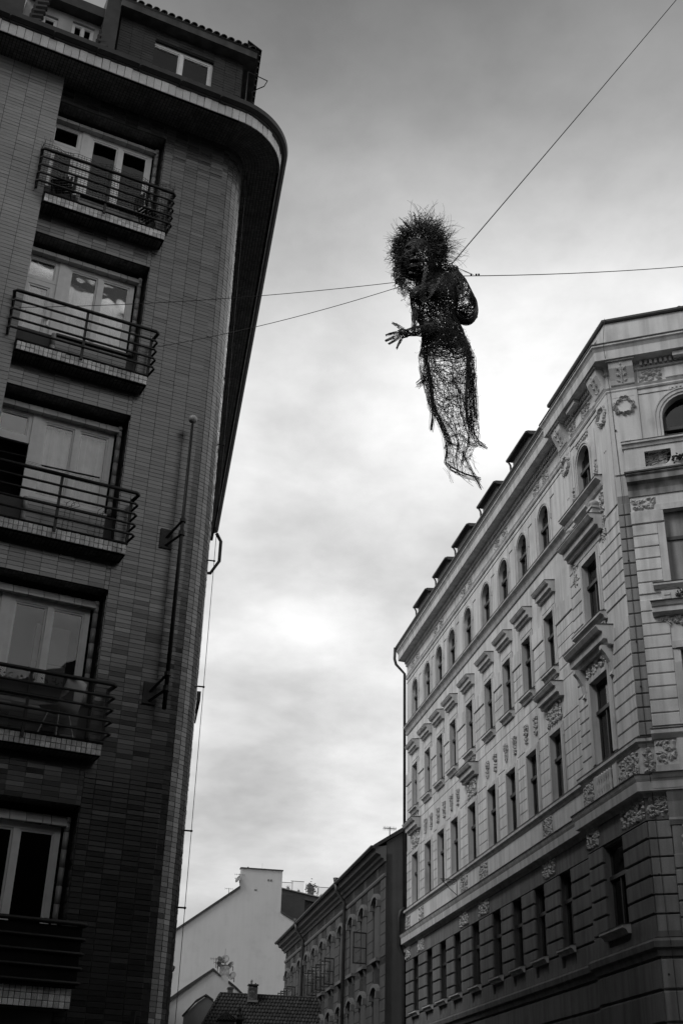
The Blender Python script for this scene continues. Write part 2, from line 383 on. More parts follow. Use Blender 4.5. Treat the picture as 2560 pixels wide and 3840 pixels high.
# --- deep eaves: soffit mosaic, fascia tiles, gutter
sm = [loc(*p) for p in [(-8, 0), (U_A-.02, 0)]]+[loc(*arcp(TURN*i/18)) for i in range(1, 19)]+[loc(*END)]
m = MB(); sweep(m, sm, [(-.5, SOF), (.74, SOF), (.74, SOF+.3), (-.5, SOF+.3)]); obj('eaves', m, MORTAR2, LB)
soff = MB(); ms = .062
def soff_t(fr, u0, u1, o0, o1, z):
    nu, no = int((u1-u0)/ms), int((o1-o0)/ms)
    for i in range(nu):
        for j in range(no):
            a, b = u0+i*ms, o0+j*ms; g_ = .005; t = R.uniform(.004, .007)
            vs = [fr.P(x, y, zz) for zz in (z, z-t) for x, y in ((a+g_, b+g_), (a+ms-g_, b+g_), (a+ms-g_, b+ms-g_), (a+g_, b+ms-g_))]
            soff.add(vs, [(4, 5, 6, 7), (0, 1, 5, 4), (1, 2, 6, 5), (2, 3, 7, 6), (3, 0, 4, 7)], not fr.flip)
soff_t(LF, U_A-80*ms-.001, U_A+.001, .01, .74, SOF); soff_t(SF, 0, 16.4, .01, .74, SOF)
NA_ = 24
for i in range(NA_):      # round the corner
    for j in range(12):
        r0 = RAD+.01+j*ms; t0, t1 = TURN*i/NA_, TURN*(i+1)/NA_; e = .004/r0
        vs = [LF.P(U_A+rr*sin(t), -RAD+rr*cos(t), zz) for zz in (SOF, SOF-.005) for rr, t in ((r0+.004, t0+e), (r0+.004, t1-e), (r0+ms-.004, t1-e), (r0+ms-.004, t0+e))]
        soff.add(vs, [(4, 5, 6, 7), (0, 1, 5, 4), (1, 2, 6, 5), (2, 3, 7, 6), (3, 0, 4, 7)])
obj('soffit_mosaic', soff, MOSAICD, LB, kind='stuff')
fw, fh = .142, .27
fme = tile_mesh(fw, FASC, 'fascia_tile', fh)
u = U_A-fw
while u > -3.9: place(fme, 'fascia_tile', LF, u, .74, SOF-.01, LB, .006); u -= fw
na = int((RAD+.74)*TURN/.135)
for i in range(na):
    a, b = np.array(loc(*arcp(TURN*i/na, .74))), np.array(loc(*arcp(TURN*(i+1)/na, .74))); d = b-a; ln = np.linalg.norm(d); d /= ln
    place(tile_mesh(round(float(ln), 3), FASC, 'fascia_tile', fh), 'fascia_tile', Fr(a, d, (d[1], -d[0])), 0, 0, SOF-.01, LB, .006)
for i in range(110): place(fme, 'fascia_tile', SF, .0+i*fw, .74, SOF-.01, LB, .006)
m = MB(); sweep(m, sm, [(.70, SOF+.27), (.79, SOF+.27), (.79, SOF+.285), (.70, SOF+.285)]); obj('drip_edge', m, mat('zinc', .10, .4, .5), LB)
m = MB(); gp = [(.70, SOF+.40), (.71, SOF+.33), (.76, SOF+.288), (.83, SOF+.288), (.88, SOF+.33), (.895, SOF+.42), (.88, SOF+.43), (.86, SOF+.35), (.80, SOF+.31), (.74, SOF+.35), (.72, SOF+.42)]
sweep(m, sm, gp); obj('gutter', m, FLASH, LB, smooth=False)
for i in range(7):
    m = MB(); uu = -3.4+i*.8
    if uu > U_A: break
    m.box(LF, uu, uu+.025, .69, .91, SOF+.27, SOF+.295); obj('gutter_bracket', m, FLASH, LB)
m = MB(); sweep(m, sm, [(-.6, SOF+.3), (.70, SOF+.3), (.70, SOF+.34), (-.6, SOF+.5)]); obj('eaves_roof', m, ROOF, LB)
# hook-shaped rainwater pipe at the far end of the eaves
m = MB(); e0 = LF.P(END[0], END[1], 0); q = SF
m.tube([q.P(16.55, .84, 19.35), q.P(16.6, 1.0, 19.1), q.P(16.6, 1.0, 18.4), q.P(16.6, .75, 17.95), q.P(16.6, .1, 17.9), q.P(16.6, .1, 3)], .055, 8); obj('rainwater_pipe', m, FLASH, LB, smooth=True)

# --- attic storey with pantiled eaves
AT = thing('tiled_attic_storey', (*loc(0, -.4), 19.4), 'dark brick attic storey with white double window and pantiled eaves above the rounded gutter', 'attic')
AB = mat('dark_attic_brick', .05, .6, .3, var=.2, rnd=.3)
m = MB(); wall(m, LF, -1.27, 1.36, 19.35, 22.0, [(-.62, .74, 20.5, 21.56)], -.3, .2)
afr = Fr(loc(1.36, -.3), SF.d, SF.o)
m.box(afr, 0, 10, -.2, 0, 19.35, 22.0); m.box(Fr(loc(-1.27, -.3), -LF.o, -LF.d), 0, 4, -.2, 0, 19.35, 22.); obj('wall', m, MORTAR2, AT)
ab = MB()
for r_ in range(34):
    z = 19.6+r_*TH
    for i in range(11):
        u = -1.27+i*TW; wd = min(TW, 1.36-u); 
        if -.64 < u+wd/2 < .76 and 20.5 < z < 21.56: continue
        tb(ab, LF, u, wd, -.3, z)
    for i in range(16): tb(ab, afr, i*TW, TW, 0, z)
obj('tile_field', ab, AB, AT, kind='stuff')
def casement(parent, fr, u0, u1, z0, z1, o, fm, pm, fw=.06, curtain=None, name='window', mull=1, depth=.05, trans=None, dark=.5, nocore=False):
    """window part: frame mesh with pane children (and a curtain behind)"""
    m = MB(); m.box(fr, u0, u1, o-depth, o, z0, z0+fw); m.box(fr, u0, u1, o-depth, o, z1-fw, z1)
    m.box(fr, u0, u0+fw, o-depth, o, z0+fw, z1-fw); m.box(fr, u1-fw, u1, o-depth, o, z0+fw, z1-fw)
    cells = []; W_ = (u1-u0-fw)/(mull+1)
    zt = z1-fw if trans is None else trans
    for i in range(mull+1):
        a = u0+fw+i*W_; b = u0+i*W_+W_
        cells.append((a, b, z0+fw, zt-(fw*.4 if trans else 0)))
        if i: m.box(fr, a-fw, a, o-depth, o+.012, z0+fw, zt)
        if trans: cells.append((a, b, trans+fw*.4, z1-fw))
    if trans: m.box(fr, u0+fw, u1-fw, o-depth, o+.02, trans-fw*.4, trans+fw*.6)
    # thin inner sash line
    for a, b, c, d in cells:
        s_ = fw*.35
        m.box(fr, a, a+s_, o-depth*.9, o-.015, c, d); m.box(fr, b-s_, b, o-depth*.9, o-.015, c, d); m.box(fr, a+s_, b-s_, o-depth*.9, o-.015, c, c+s_); m.box(fr, a+s_, b-s_, o-depth*.9, o-.015, d-s_, d)
    wo = obj(name, m, fm, parent)
    for a, b, c, d in cells:
        p = MB(); p.box(fr, a, b, o-.035, o-.03, c, d); obj('pane', p, pm, wo)
    if curtain is not None:
        cm_ = MB(); n = 26; top = z1-fw-curtain
        for a, b, c, d in cells:
            if d-c < .3: continue
            k = int((b-a)/.035); vs = []
            for i in range(k+1):
                x = a+(b-a)*i/k; oo = o-.14+.03*sin(i*1.7+sin(i*.6))+.012*R.random()
                vs += [fr.P(x, oo, c-.05), fr.P(x, oo, min(d, top))]
            cm_.add(vs, [(2*i, 2*i+2, 2*i+3, 2*i+1) for i in range(k)])
        obj('curtain', cm_, CURT, wo)
    return wo
casement(AT, LF, -.62, .74, 20.5, 21.56, -.36, WHITE, GLASS, .07, curtain=.05)
m = MB(); m.box(LF, -.6, .72, -.9, -.8, 20, 21.7); obj('room', m, DARK, AT)
# eaves board and pantiles
ep = [loc(-1.35, -.3), loc(1.36, -.3), tuple(np.array(loc(1.36, -.3))+10*SF.d)]
m = MB(); sweep(m, ep, [(-.2, 21.85), (.27, 21.85), (.27, 22.02), (-.2, 22.02)]); obj('eaves_board', m, mat('grey_eaves_board', .10, .8, .2, var=.2, streak=.3), AT)
def rooftile(fr, u, o, z, wd=.15, L=.4, sl=.7, n=5, r=.07):
    t = MB(); vs = []
    for k, (dd, ri) in enumerate(((0, r), (L, r*.9))):
        for ri2 in (ri, ri-.018):
            vs += [fr.P(u+ri2*cos(pi*i/(n-1)), o-dd*cos(sl), z+dd*sin(sl)+ri2*sin(pi*i/(n-1))) for i in range(n)]
    f = []
    for i in range(n-1):
        f += [(i, i+1, 2*n+i+1, 2*n+i), (n+i, 3*n+i, 3*n+i+1, n+i+1), (i, n+i, n+i+1, i+1), (2*n+i, 2*n+i+1, 3*n+i+1, 3*n+i)]
    t.add(vs, f); return t
for i in range(18): obj('roof_tile', rooftile(LF, -1.3+i*.162, .03, 22.05), ROOFT, AT)
sfr = Fr(tuple(np.array(loc(1.36, -.3))+.33*SF.o), SF.d, SF.o)
for i in range(30): obj('roof_tile', rooftile(sfr, -.18+i*.162, .03, 22.05), ROOFT, AT)
m = MB(); a, b = ep[1], ep[2]
rp = [(ep[0], 22.05), (tuple(np.array(ep[1])+.33*SF.o+.33*LF.o), 22.05)]
v = [(*loc(-1.35, .0), 22.06), (*loc(1.60, .0), 22.06), (*tuple(np.array(ep[2])+.3*SF.o), 22.06), (*loc(-1.35, -3), 24.3), (*loc(.2, -3), 24.3), (*loc(1.6, -10), 24.3)]
m.add(v, [(0, 1, 4, 3), (1, 2, 5, 4)]); obj('roof', m, ROOFT, AT)
m = MB(); m.tube([afr.P(.6, .25, 21.75), afr.P(.45, .5, 21.8), afr.P(.2, .55, 21.7), afr.P(-.05, .12, 21.6), afr.P(-.05, .12, 20.2)], .012, 5); obj('lightning_wire', m, RAIL, AT)
# left dormer with slanting tiled verges
DM = thing('left_dormer', (*loc(-2.3, -.7), 19.4), 'shadowed dormer at the upper left edge with two small white windows between tiled verges', 'dormer')
m = MB(); wall(m, LF, -3.1, -1.6, 19.3, 21.9, [(-2.74, -2.44, 20.3, 21.28), (-2.16, -1.72, 20.3, 21.38)], -.45, .2); obj('wall', m, mat('pale_dormer_panel', .45, .6, .3, var=.15, streak=.2), DM)
casement(DM, LF, -2.74, -2.44, 20.3, 21.28, -.5, WHITE, GLASSD, .05, mull=0); casement(DM, LF, -2.16, -1.72, 20.3, 21.38, -.5, WHITE, GLASSD, .05, mull=1)
m = MB(); m.box(LF, -3.1, -1.6, -.62, -.2, 21.5, 21.75); m.box(LF, -4.2, -3.12, -.6, -.3, 19.3, 21.4); obj('eaves_board', m, FLASH, DM)
m = MB(); m.box(LF, -3, -1.7, -1.2, -1.1, 20, 21.6); obj('room', m, DARK, DM)
for s_, uu in ((1, -1.56), (1, -2.86)):
    for i in range(10):
        t = MB(); vf = Fr(LF.p, LF.d, LF.o); z = 20.4+i*.16
        t.tube([LF.P(uu+.02*i-.16, -.12-.02*i, z), LF.P(uu+.02*i+.06, -.12-.02*i, z+.1)], [.075, .06], 7); obj('verge_tile', t, ROOFT, DM)
m = MB(); m.box(LF, -1.62, -1.34, -.6, -.1, 19.3, 22.1); obj('verge_board', m, FLASH, DM)

# --- balconies, recesses, windows
mos_me = tile_mesh(.0715, MOSAIC, 'mosaic_tile', .083)
NLB = ['topmost', 'second', 'third', 'fourth', 'lowest']
for k, z0 in enumerate(ZK):
    nr = 3 if k == 4 else 2; h_ = .083*nr+.01; zs = z0
    # slab
    m = MB(); m.box(LF, U_L, .0, -.3, .30, zs, zs+h_); m.box(LF, U_L, .02, -.3, .325, zs+h_, zs+h_+.022)
    bal = obj('balcony', m, MORTAR2, LB, label=f'{NLB[k]} balcony')
    st = MB()
    for r_ in range(nr):
        for i in range(30):
            u = U_L+.02+i*.0725
            if k in (1, 2, 3, 4): place(mos_me, 'mosaic_tile', LF, u, .30, zs+.004+r_*.083, LB, .012)
            else: tb(st, LF, u, .0715, .30, zs+.004+r_*.083, .083)
    if st.v: obj('mosaic_field', st, MOSAIC, LB, kind='stuff')
    # underside mosaic
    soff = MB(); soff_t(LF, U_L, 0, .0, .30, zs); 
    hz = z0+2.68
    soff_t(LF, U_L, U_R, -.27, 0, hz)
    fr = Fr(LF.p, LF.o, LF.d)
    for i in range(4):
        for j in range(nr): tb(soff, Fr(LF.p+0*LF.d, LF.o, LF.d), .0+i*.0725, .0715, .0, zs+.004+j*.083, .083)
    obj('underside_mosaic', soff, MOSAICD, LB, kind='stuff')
    # railing
    ro, rh = .42, [.31, .49, .67, .85, 1.04]
    def rail(z, r): 
        t = MB(); t.tube([LF.P(-2.33, .21, z), LF.P(-2.36, ro-.05, z), LF.P(-2.33, ro, z), LF.P(-1.1, ro, z), LF.P(.04, ro, z), LF.P(.08, ro-.04, z), LF.P(.05, .12, z-.0)], r, 7); return t
    for i, rz in enumerate(rh): obj('rail', rail(zs+rz, .031 if i == 4 else .020), RAIL, bal, smooth=True)
    for uu, oo in ((-1.14, ro-.02), (-2.33, .25), (.04, .16)):
        t = MB(); t.box(LF, uu-.02, uu+.02, oo-.03, oo+.01, zs+.08 if uu == -1.14 else zs+.28, zs+1.06); obj('post', t, RAIL, bal)
    # recess: window wall
    WO = -.27; wt = z0+2.42
    m = MB(); m.box(LF, U_L-.3, U_R+.2, -.62, -.40, z0-.02, z0+2.7); 
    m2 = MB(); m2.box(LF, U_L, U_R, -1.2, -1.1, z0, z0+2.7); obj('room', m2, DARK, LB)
    # head course of rounded tiles, jamb tiles, sill jamb
    u = U_L; i = 0
    while u < -.24:
        wd = min(.232, -.22-u) if i != 7 else .12
        if wd < .05: break
        t = MB(); n = 6; vs = []
        for x in (u+.004, u+wd-.004): vs += [LF.P(x, -.27+.09*sin(pi/2*j/(n-1)), wt+.15-.15*(1-cos(pi/2*j/(n-1)))*0+(-.15)*(j/(n-1))**1.2) for j in range(n)][::1]+[LF.P(x, -.30, wt), LF.P(x, -.30, wt+.15)]
        q_ = n+2; t.add(vs, [(j, j+1, q_+j+1, q_+j) for j in range(q_-1)]+[(q_-1, 0, q_, 2*q_-1), tuple(range(q_-1, -1, -1)), tuple(range(q_, 2*q_))])
        obj('head_tile', t, JAMB, LB, smooth=False); u += wd; i += 1
    zz = zs+.19
    def jamb(u, za, zb):
        t = MB(); t.tube([LF.P(u, -.245, za+.003), LF.P(u, -.245, zb-.003)], .042, 10); return t
    zz = z0+.88; i = 0
    while zz < wt+.12:
        hh = .12 if i == 6 else .245; obj('jamb_tile', jamb(-.205, zz, min(zz+hh, wt+.14)), JAMB, LB, smooth=True); zz += hh; i += 1
    for i in range(3): obj('jamb_tile', jamb(-1.53, z0+.16+i*.24, z0+.16+(i+1)*.24-.003), JAMB, LB, smooth=True)
    m = MB(); m.box(LF, -1.5, -.24, -.40, -.215, z0+.86, z0+.895); obj('window_sill', m, PLAST if k in (2, 3) else FLASH, LB)
    # frames: door + transom light on the left, double casement on the right
    ct = {0: None, 1: .10, 2: .03, 3: None, 4: None}[k]
    gl = GLASSD if k in (0, 4) else GLASS
    W0 = casement(LB, LF, -1.5, -.27, z0+.89, wt, -.30, WHITE, gl, .085, curtain=ct, mull=1)
    m = MB(); m.box(LF, -1.62, -1.5, -.36, -.285, z0+.15, wt); obj('frame', m, WHITE, LB)
    casement(LB, LF, -2.19, -1.62, z0+1.93, wt, -.305, WHITE, gl, .06, curtain=None, mull=0)
    if k != 2:
        d = casement(LB, LF, -2.19, -1.62, z0+.19, z0+1.93, -.31, WHITE, gl if k != 1 else GLASS, .10, curtain=(.0 if k == 1 else None), name='balcony_door', mull=0)
        p = MB(); p.box(LF, -2.10, -1.72, -.345, -.318, z0+.28, z0+.62); obj('door_panel', p, WHITE, d)
        p = MB(); p.box(LF, -1.68, -1.65, -.31, -.295, z0+1.05, z0+1.22); p.box(LF, -1.75, -1.66, -.29, -.27, z0+1.16, z0+1.18); obj('door_handle', p, mat('steel', .5, .3, .5, metal=.6), d)
    else:
        m = MB(); m.box(LF, -2.19, -1.62, -.36, -.30, z0+1.86, z0+1.95); obj('frame', m, WHITE, LB)
    if k == 0:      # roller blinds behind the panes
        b = MB()
        for i in range(34): b.box(LF, -1.42, -.34, -.42, -.405, z0+.95+i*.043, z0+.95+i*.043+.034)
        obj('slatted_blind', b, BLIND, LB)
        cm_ = MB(); cm_.box(LF, -1.42, -.3, -.44, -.43, z0+.9, z0+1.45); 
    if k == 3:      # pale inner room corner seen through the clear panes
        b = MB(); b.box(LF, -1.02, -.5, -.5, -.47, z0+.9, z0+2.1); b.box(LF, -1.02, -.97, -.47, -.44, z0+.9, z0+2.1); b.box(LF, -.97, -.5, -.47, -.45, z0+1.5, z0+1.56); obj('inner_shutter', b, mat('dim_inner_panel', .30, .8, .2), LB)
# wire netting on the topmost balcony, chain mesh on the fourth
def netting(fr, pts, step, r, name, parent):
    pass
bals = [o for o in LB.children if o.name.startswith('balcony') and not o.name.startswith('balcony_door')]
bals.sort(key=lambda o: [ 'topmost','second','third','fourth','lowest'].index(o['label'].split()[0]))
m = MB(); z0 = ZK[0]
def wv(i): return .03*sin(i*.7)+.02*sin(i*1.9)
for i in range(0, 41):
    u = -2.33+i*.059; top = z0+1.20+wv(i)+(.12 if i in (0, 1, 2, 39, 40) else 0)
    m.tube([LF.P(u+.004*sin(i), .40, z0+.18), LF.P(u, .395+.01*sin(i*2), z0+.7), LF.P(u+.02*sin(i*1.3), .37+.02*sin(i), top)], .0040, 3, False)
for j in range(22):
    z = z0+.2+j*.047; m.tube([LF.P(-2.33+i*.118, .40-.02*(j > 18)+.006*sin(i+j), z+wv(i*2)*(j/22)) for i in range(21)], .0036, 3, False)
for s_ in (-2.35, .06):
    for i in range(7): m.tube([LF.P(s_, .1+i*.045, z0+.2), LF.P(s_+.03*sin(i), .1+i*.045, z0+1.3+.08*sin(i*1.2))], .0028, 3, False)
    for j in range(22): m.tube([LF.P(s_, .1, z0+.22+j*.05), LF.P(s_+.02*sin(j), .38, z0+.22+j*.05)], .0026, 3, False)
obj('wire_netting', m, RAIL, bals[0], kind='stuff')
m = MB(); z0 = ZK[3]; st = .034
for i in range(-34, 72):
    for sg in (1, -1):
        u0 = -2.3+i*st if sg > 0 else -2.3+(i)*st
        # diagonal from bottom to top, clipped
        pts = [(u0, z0+.2), (u0+sg*.82, z0+1.02)]
        (a, za), (b, zb) = pts
        def clip(a, za, b, zb, lo, hi):
            if a > b: a, za, b, zb = b, zb, a, za
            if b < lo or a > hi: return None
            if a < lo: za = za+(zb-za)*(lo-a)/(b-a); a = lo
            if b > hi: zb = za+(zb-za)*(hi-a)/(b-a); b = hi
            return a, za, b, zb
        c = clip(a, za, b, zb, -2.3, .03)
        if c and abs(c[0]-c[2]) > .02: m.tube([LF.P(c[0], ro+.005*sg, c[1]), LF.P(c[2], ro+.005*sg, c[3])], .0022, 3, False)
obj('chain_mesh', m, mat('grey_mesh_wire', .16, .6, .3), bals[3], kind='stuff')
m = MB(); m.box(LF, -2.3, .03, ro-.04, ro-.03, ZK[4]+.25, ZK[4]+1.0); obj('cloth_screen', m, mat('black_cloth_screen', .012, .9, .1, var=.3), bals[4])

# shop level
m = MB(); m.prof(LF, -9, .66, [(-.1, 2.72), (.34, 2.72), (.34, 2.86), (.30, 2.92), (-.1, 2.96)]); obj('ledge', m, mat('dark_stone_ledge', .05, .7, .3, var=.2), LB)
m = MB(); m.box(LF, -9, .55, -.2, .12, 1.0, 2.72); obj('shopfront', m, PALE, LB)
m = MB(); m.box(LF, -9, 1.0, -.3, .02, 0, 1.0); obj('plinth', m, FLASH, LB)
# lightning conductor on the corner: rods standing off the wall and the wire they hold
LC = thing('lightning_conductor', (*LF.P(1.75, -.1, 0)[:2], 0), 'thin vertical lightning wire held by short rods off the rounded tiled corner', 'lightning conductor')
wq = LF.p+1.665*LF.d-.35*LF.o
wx = lambda z: (wq[0]+.0, wq[1], z)
m = MB(); m.tube([(wq[0], wq[1], z) for z in (2.2, 6, 10, 14, 19.0)], .006, 4); obj('wire', m, RAIL, LC)
for z in (12.6, 10.35, 8.15, 5.9, 4.8):
    m = MB(); m.tube([LF.P(1.45, -.4, z), (wq[0], wq[1], z)], .013, 5); m.ball((wq[0], wq[1], z), .022, 6); obj('rod', m, RAIL, LC)

# flagpole with two wall brackets and a ball
FP = thing('wall_flagpole', LF.P(.87, .35, 7.5), 'dark flagpole with pale ball finial bracketed to the tiled wall beside the balconies', 'flagpole')
fo = .30
def fpt(z): return LF.P(.865, fo, z)
m = MB(); m.tube([fpt(7.45), fpt(10.3), fpt(12.42)], [.034, .031, .024], 8); obj('pole', m, RAIL, FP, smooth=True)
m = MB(); m.ball(fpt(12.52), .075, 14); obj('ball_finial', m, mat('pale_finial', .5, .4, .5), FP, smooth=True)
for zc_ in (10.35, 7.75):
    m = MB(); m.box(LF, .60, .80, .0, .04, zc_-.17, zc_+.17); br = obj('bracket_plate', m, RAIL, FP)
    m = MB(); m.tube([LF.P(.70, .03, zc_+.02), LF.P(.86, fo, zc_+.25)], .022, 6); m.tube([LF.P(.70, .03, zc_-.12), LF.P(.86, fo, zc_+.0)], .022, 6)
    m.tube([fpt(zc_-.02), fpt(zc_+.06)], .05, 8); m.tube([fpt(zc_+.22), fpt(zc_+.28)], .05, 8); obj('bracket_arm', m, RAIL, br)

# folding chairs, plastic chair, drying rack
def folding_chair(u, o, z, ang, label, fold=1.):
    t = thing('folding_chair', LF.P(u, o, z), label, 'chair', 'folding chairs on the topmost balcony'); f = LF.sub(u, o, ang)
    for x in (-.18, .18):
        m = MB(); m.tube([f.P(x, .18, z), f.P(x, -.12, z+.82)], .011, 5); obj('leg', m, RAIL, t)
        m = MB(); m.tube([f.P(x*.9, -.2, z), f.P(x*.9, .2, z+.44)], .011, 5); obj('leg', m, RAIL, t)
    for i in range(6):
        m = MB(); m.box(f, -.17, .17, -.14+i*.06, -.10+i*.06, z+.43, z+.445); obj('seat_slat', m, RAIL, t)
    for i in range(5):
        m = MB(); m.box(f, -.17+i*.075, -.17+i*.075+.045, -.135, -.12, z+.5, z+.82); obj('back_slat', m, RAIL, t)
    return t
folding_chair(-1.85, .06, ZK[0]+.2, .5, 'black slatted folding chair at the left end of the netted top balcony')
folding_chair(-.35, .08, ZK[0]+.2, -2.0, 'black slatted folding chair tipped at the right end of the netted top balcony')
t = thing('plastic_shell_chair', LF.P(-.62, .1, ZK[3]+.19), 'pale plastic shell chair with thin steel legs behind the mesh of the fourth balcony', 'chair')
f = LF.sub(-.62, .08, 2.5); z = ZK[3]+.19
m = MB(); vs = []; na_, nb_ = 8, 9
for i in range(na_):
    for j in range(nb_):
        x = -.22+.44*j/(nb_-1); s_ = i/(na_-1)
        y = .2-.4*min(1, s_*1.9) if s_ < .55 else -.2-.12*(s_-.55)/.45; zz = .44+.03*(x/.22)**2 if s_ < .5 else .44+.40*(s_-.5)/.5
        vs.append(f.P(x*(1-.25*max(0, s_-.7)), y+.05*(x/.22)**2*(s_ > .5), z+zz+.02*cos(s_*6)))
m.add(vs, [(i*nb_+j, i*nb_+j+1, (i+1)*nb_+j+1, (i+1)*nb_+j) for i in range(na_-1) for j in range(nb_-1)])
sh = obj('seat_shell', m, PLAST, t, smooth=True); md = sh.modifiers.new('thickness', 'SOLIDIFY'); md.thickness = .012
for a, b in ((-.2, .2), (.2, .2), (-.2, -.18), (.2, -.18)):
    m = MB(); m.tube([f.P(a*.5, b*.5, z+.44), f.P(a, b, z)], .009, 5); obj('leg', m, mat('steel', .5), t)
t = thing('drying_rack', LF.P(-1.6, .3, ZK[2]+1.0), 'thin wire laundry drying rack hooked over the rail of the third balcony', 'drying rack'); z = ZK[2]+1.12
for a, b, zz in ((-2.6, -1.75, 0), (-1.5, -.6, -.05)):
    m = MB(); m.tube([LF.P(a, .5, z+zz), LF.P(b, .52, z+zz+.02)], .014, 5); obj('arm', m, RAIL, t)
for i in range(6):
    m = MB(); m.tube([LF.P(-2.5, .3+i*.04, z-.02), LF.P(-.3, .3+i*.04, z-.06)], .0022, 3); obj('line', m, RAIL, t)
t = thing('plant_rack', LF.P(-.6, .2, ZK[2]+.6), 'bent wire shoe rack standing behind the rails of the third balcony', 'wire rack')
for i, u in enumerate((-1.0, -.92, -.5, -.42)):
    m = MB(); z = ZK[2]+.2; m.tube([LF.P(u, .2, z), LF.P(u+.02, .2, z+.5), LF.P(u+.1, .2, z+.58), LF.P(u+.15, .2, z+.5), LF.P(u+.02, .2, z+.42)], .005, 4); obj('wire', m, RAIL, t)
fb = thing('flower_box', LF.P(-1, .3, ZK[3]+.8), 'long planter of straggly flowers behind the mesh of the fourth balcony', 'planter')
m = MB(); m.box(LF, -2.1, -.5, .18, .36, ZK[3]+.72, ZK[3]+.86); obj('trough', m, FLASH, fb)
m = MB()
for i in range(260):
    u, o_, zz = R.uniform(-2.1, -.5), R.uniform(.16, .38), ZK[3]+.86+abs(R.gauss(0, .07)); leafblob(m, LF, u, zz, o_, R.uniform(0, 6), R.uniform(.02, .05), .02, .01)
obj('foliage', m, LEAF, fb, kind='stuff')

# street furniture at the foot of the tiled corner
t = thing('wall_lamp', LF.P(.72, .25, 2.2), 'dark cylindrical wall lamp with tilted cover at the foot of the tiled wall', 'lamp')
m = MB(); m.tube([LF.P(.74, .3, 2.35), LF.P(.74, .3, 3.05)], .055, 10); obj('lamp_body', m, FLASH, t, smooth=True)
m = MB(); m.tube([LF.P(.74, .3, 3.05), LF.P(.74, .3, 3.09)], .062, 10); obj('lamp_cap', m, mat('steel', .5), t)
m = MB(); f = LF.sub(.86, .3, .35); m.box(f, -.03, .03, -.02, .10, 2.2, 3.3); obj('tilted_cover', m, FLASH, t)
t = thing('hanging_shop_sign', LF.P(1.5, .2, 2.8), 'black framed wrought iron hanging sign with bird and scroll ornament at the bottom corner', 'sign')
f = Fr(LF.p+1.22*LF.d+.05*LF.o, B(85), -np.array([-B(85)[1], B(85)[0]]))
m = MB()
for a, b, c, d in ((0, .32, 2.97, 3.0), (0, .32, 2.4, 2.43), (0, .03, 2.43, 2.97), (.29, .32, 2.43, 2.97)): m.box(f, a, b, 0, .03, c, d)
obj('frame', m, RAIL, t)
m = MB(); m.tube([f.P(.05, .015, 2.5), f.P(.10, .015, 2.68), f.P(.18, .015, 2.78), f.P(.22, .015, 2.84), f.P(.25, .015, 2.80)], [.012, .03, .045, .02, .008], 6)
for c, r0 in ((.10, .05), (.2, .05), (.14, .03)): m.tube([f.P(c+r0*cos(a*.7)*(1-a*.08), .015, 2.88-.03*(c > .15)+r0*.8*sin(a*.7)*(1-a*.08)) for a in range(9)], .006, 4)
m.tube([f.P(.22, .015, 2.78), f.P(.30, .015, 2.79)], .02, 6); m.tube([f.P(.05, .015, 2.45), f.P(.14, .015, 2.75), f.P(.2, .015, 2.5)], .01, 5); obj('ornament', m, RAIL, t)
m = MB(); m.box(f, .03, .29, .012, .016, 2.43, 2.97); obj('backing', m, mat('clear_plate', .2, .3, .5), t) if 0 else None

# ================================================================ right building, ornate corner block
dR = B(-10.73); nR = np.array([dR[1], -dR[0]]); PRp = 27*B(14.66)
dC = B(110.03); nC = B(20.03)
RF = Fr(PRp, dR, -nR)              # pavilion plane, u away from the corner
RW = Fr(PRp+.15*nR, dR, -nR)       # long recessed plane
CF = Fr(PRp, dC, -nC)              # chamfered corner, u to the right
RE = 21.75; PE = 3.32
RB = thing('ornate_corner_building', (*PRp, 0), 'pale stuccoed corner block with rusticated floors, arched top windows, dormers and heavy bracketed cornice', 'building')
WC = [5.4, 7.32, 9.15, 11.0, 13.1, 15.1, 16.8, 18.52, 20.4]
F4 = (17.45, 19.0); F3 = (13.88, 15.52); F2 = (10.24, 12.06); F1 = (6.5, 8.34)
def opw(c, f): h = {4: .42, 3: .37, 2: .42, 1: .40}[f]; return c-h, c+h
PC = 1.85
rot_ = {}
# --- walls with openings
holes = []
for c in WC:
    for f, (a, b) in ((4, F4), (3, F3), (2, F2), (1, F1)): h = opw(c, f); holes.append((h[0], h[1], a, b))
m = MB(); wall(m, RW, PE, RE, 8.35, 20.3, holes, 0, .3); obj('wall', m, STUC, RB)
m = MB(); wall(m, RW, PE, RE, 0, 8.35, holes, 0, .3); obj('base_wall', m, BASE_SHADE, RB)
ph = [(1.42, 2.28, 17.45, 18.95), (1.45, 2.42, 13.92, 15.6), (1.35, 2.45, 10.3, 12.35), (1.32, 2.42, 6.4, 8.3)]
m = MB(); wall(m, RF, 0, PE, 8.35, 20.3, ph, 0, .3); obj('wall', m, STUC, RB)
m = MB(); wall(m, RF, 0, PE, 0, 8.35, ph, 0, .3); obj('base_wall', m, BASE_SHADE, RB)
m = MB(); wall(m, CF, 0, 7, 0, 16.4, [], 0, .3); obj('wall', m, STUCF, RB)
m = MB(); wall(m, CF, 0, 7, 16.4, 20.3, [(1.30, 2.5, 17.0, 19.1)], 0, .3); obj('wall', m, STUC, RB)
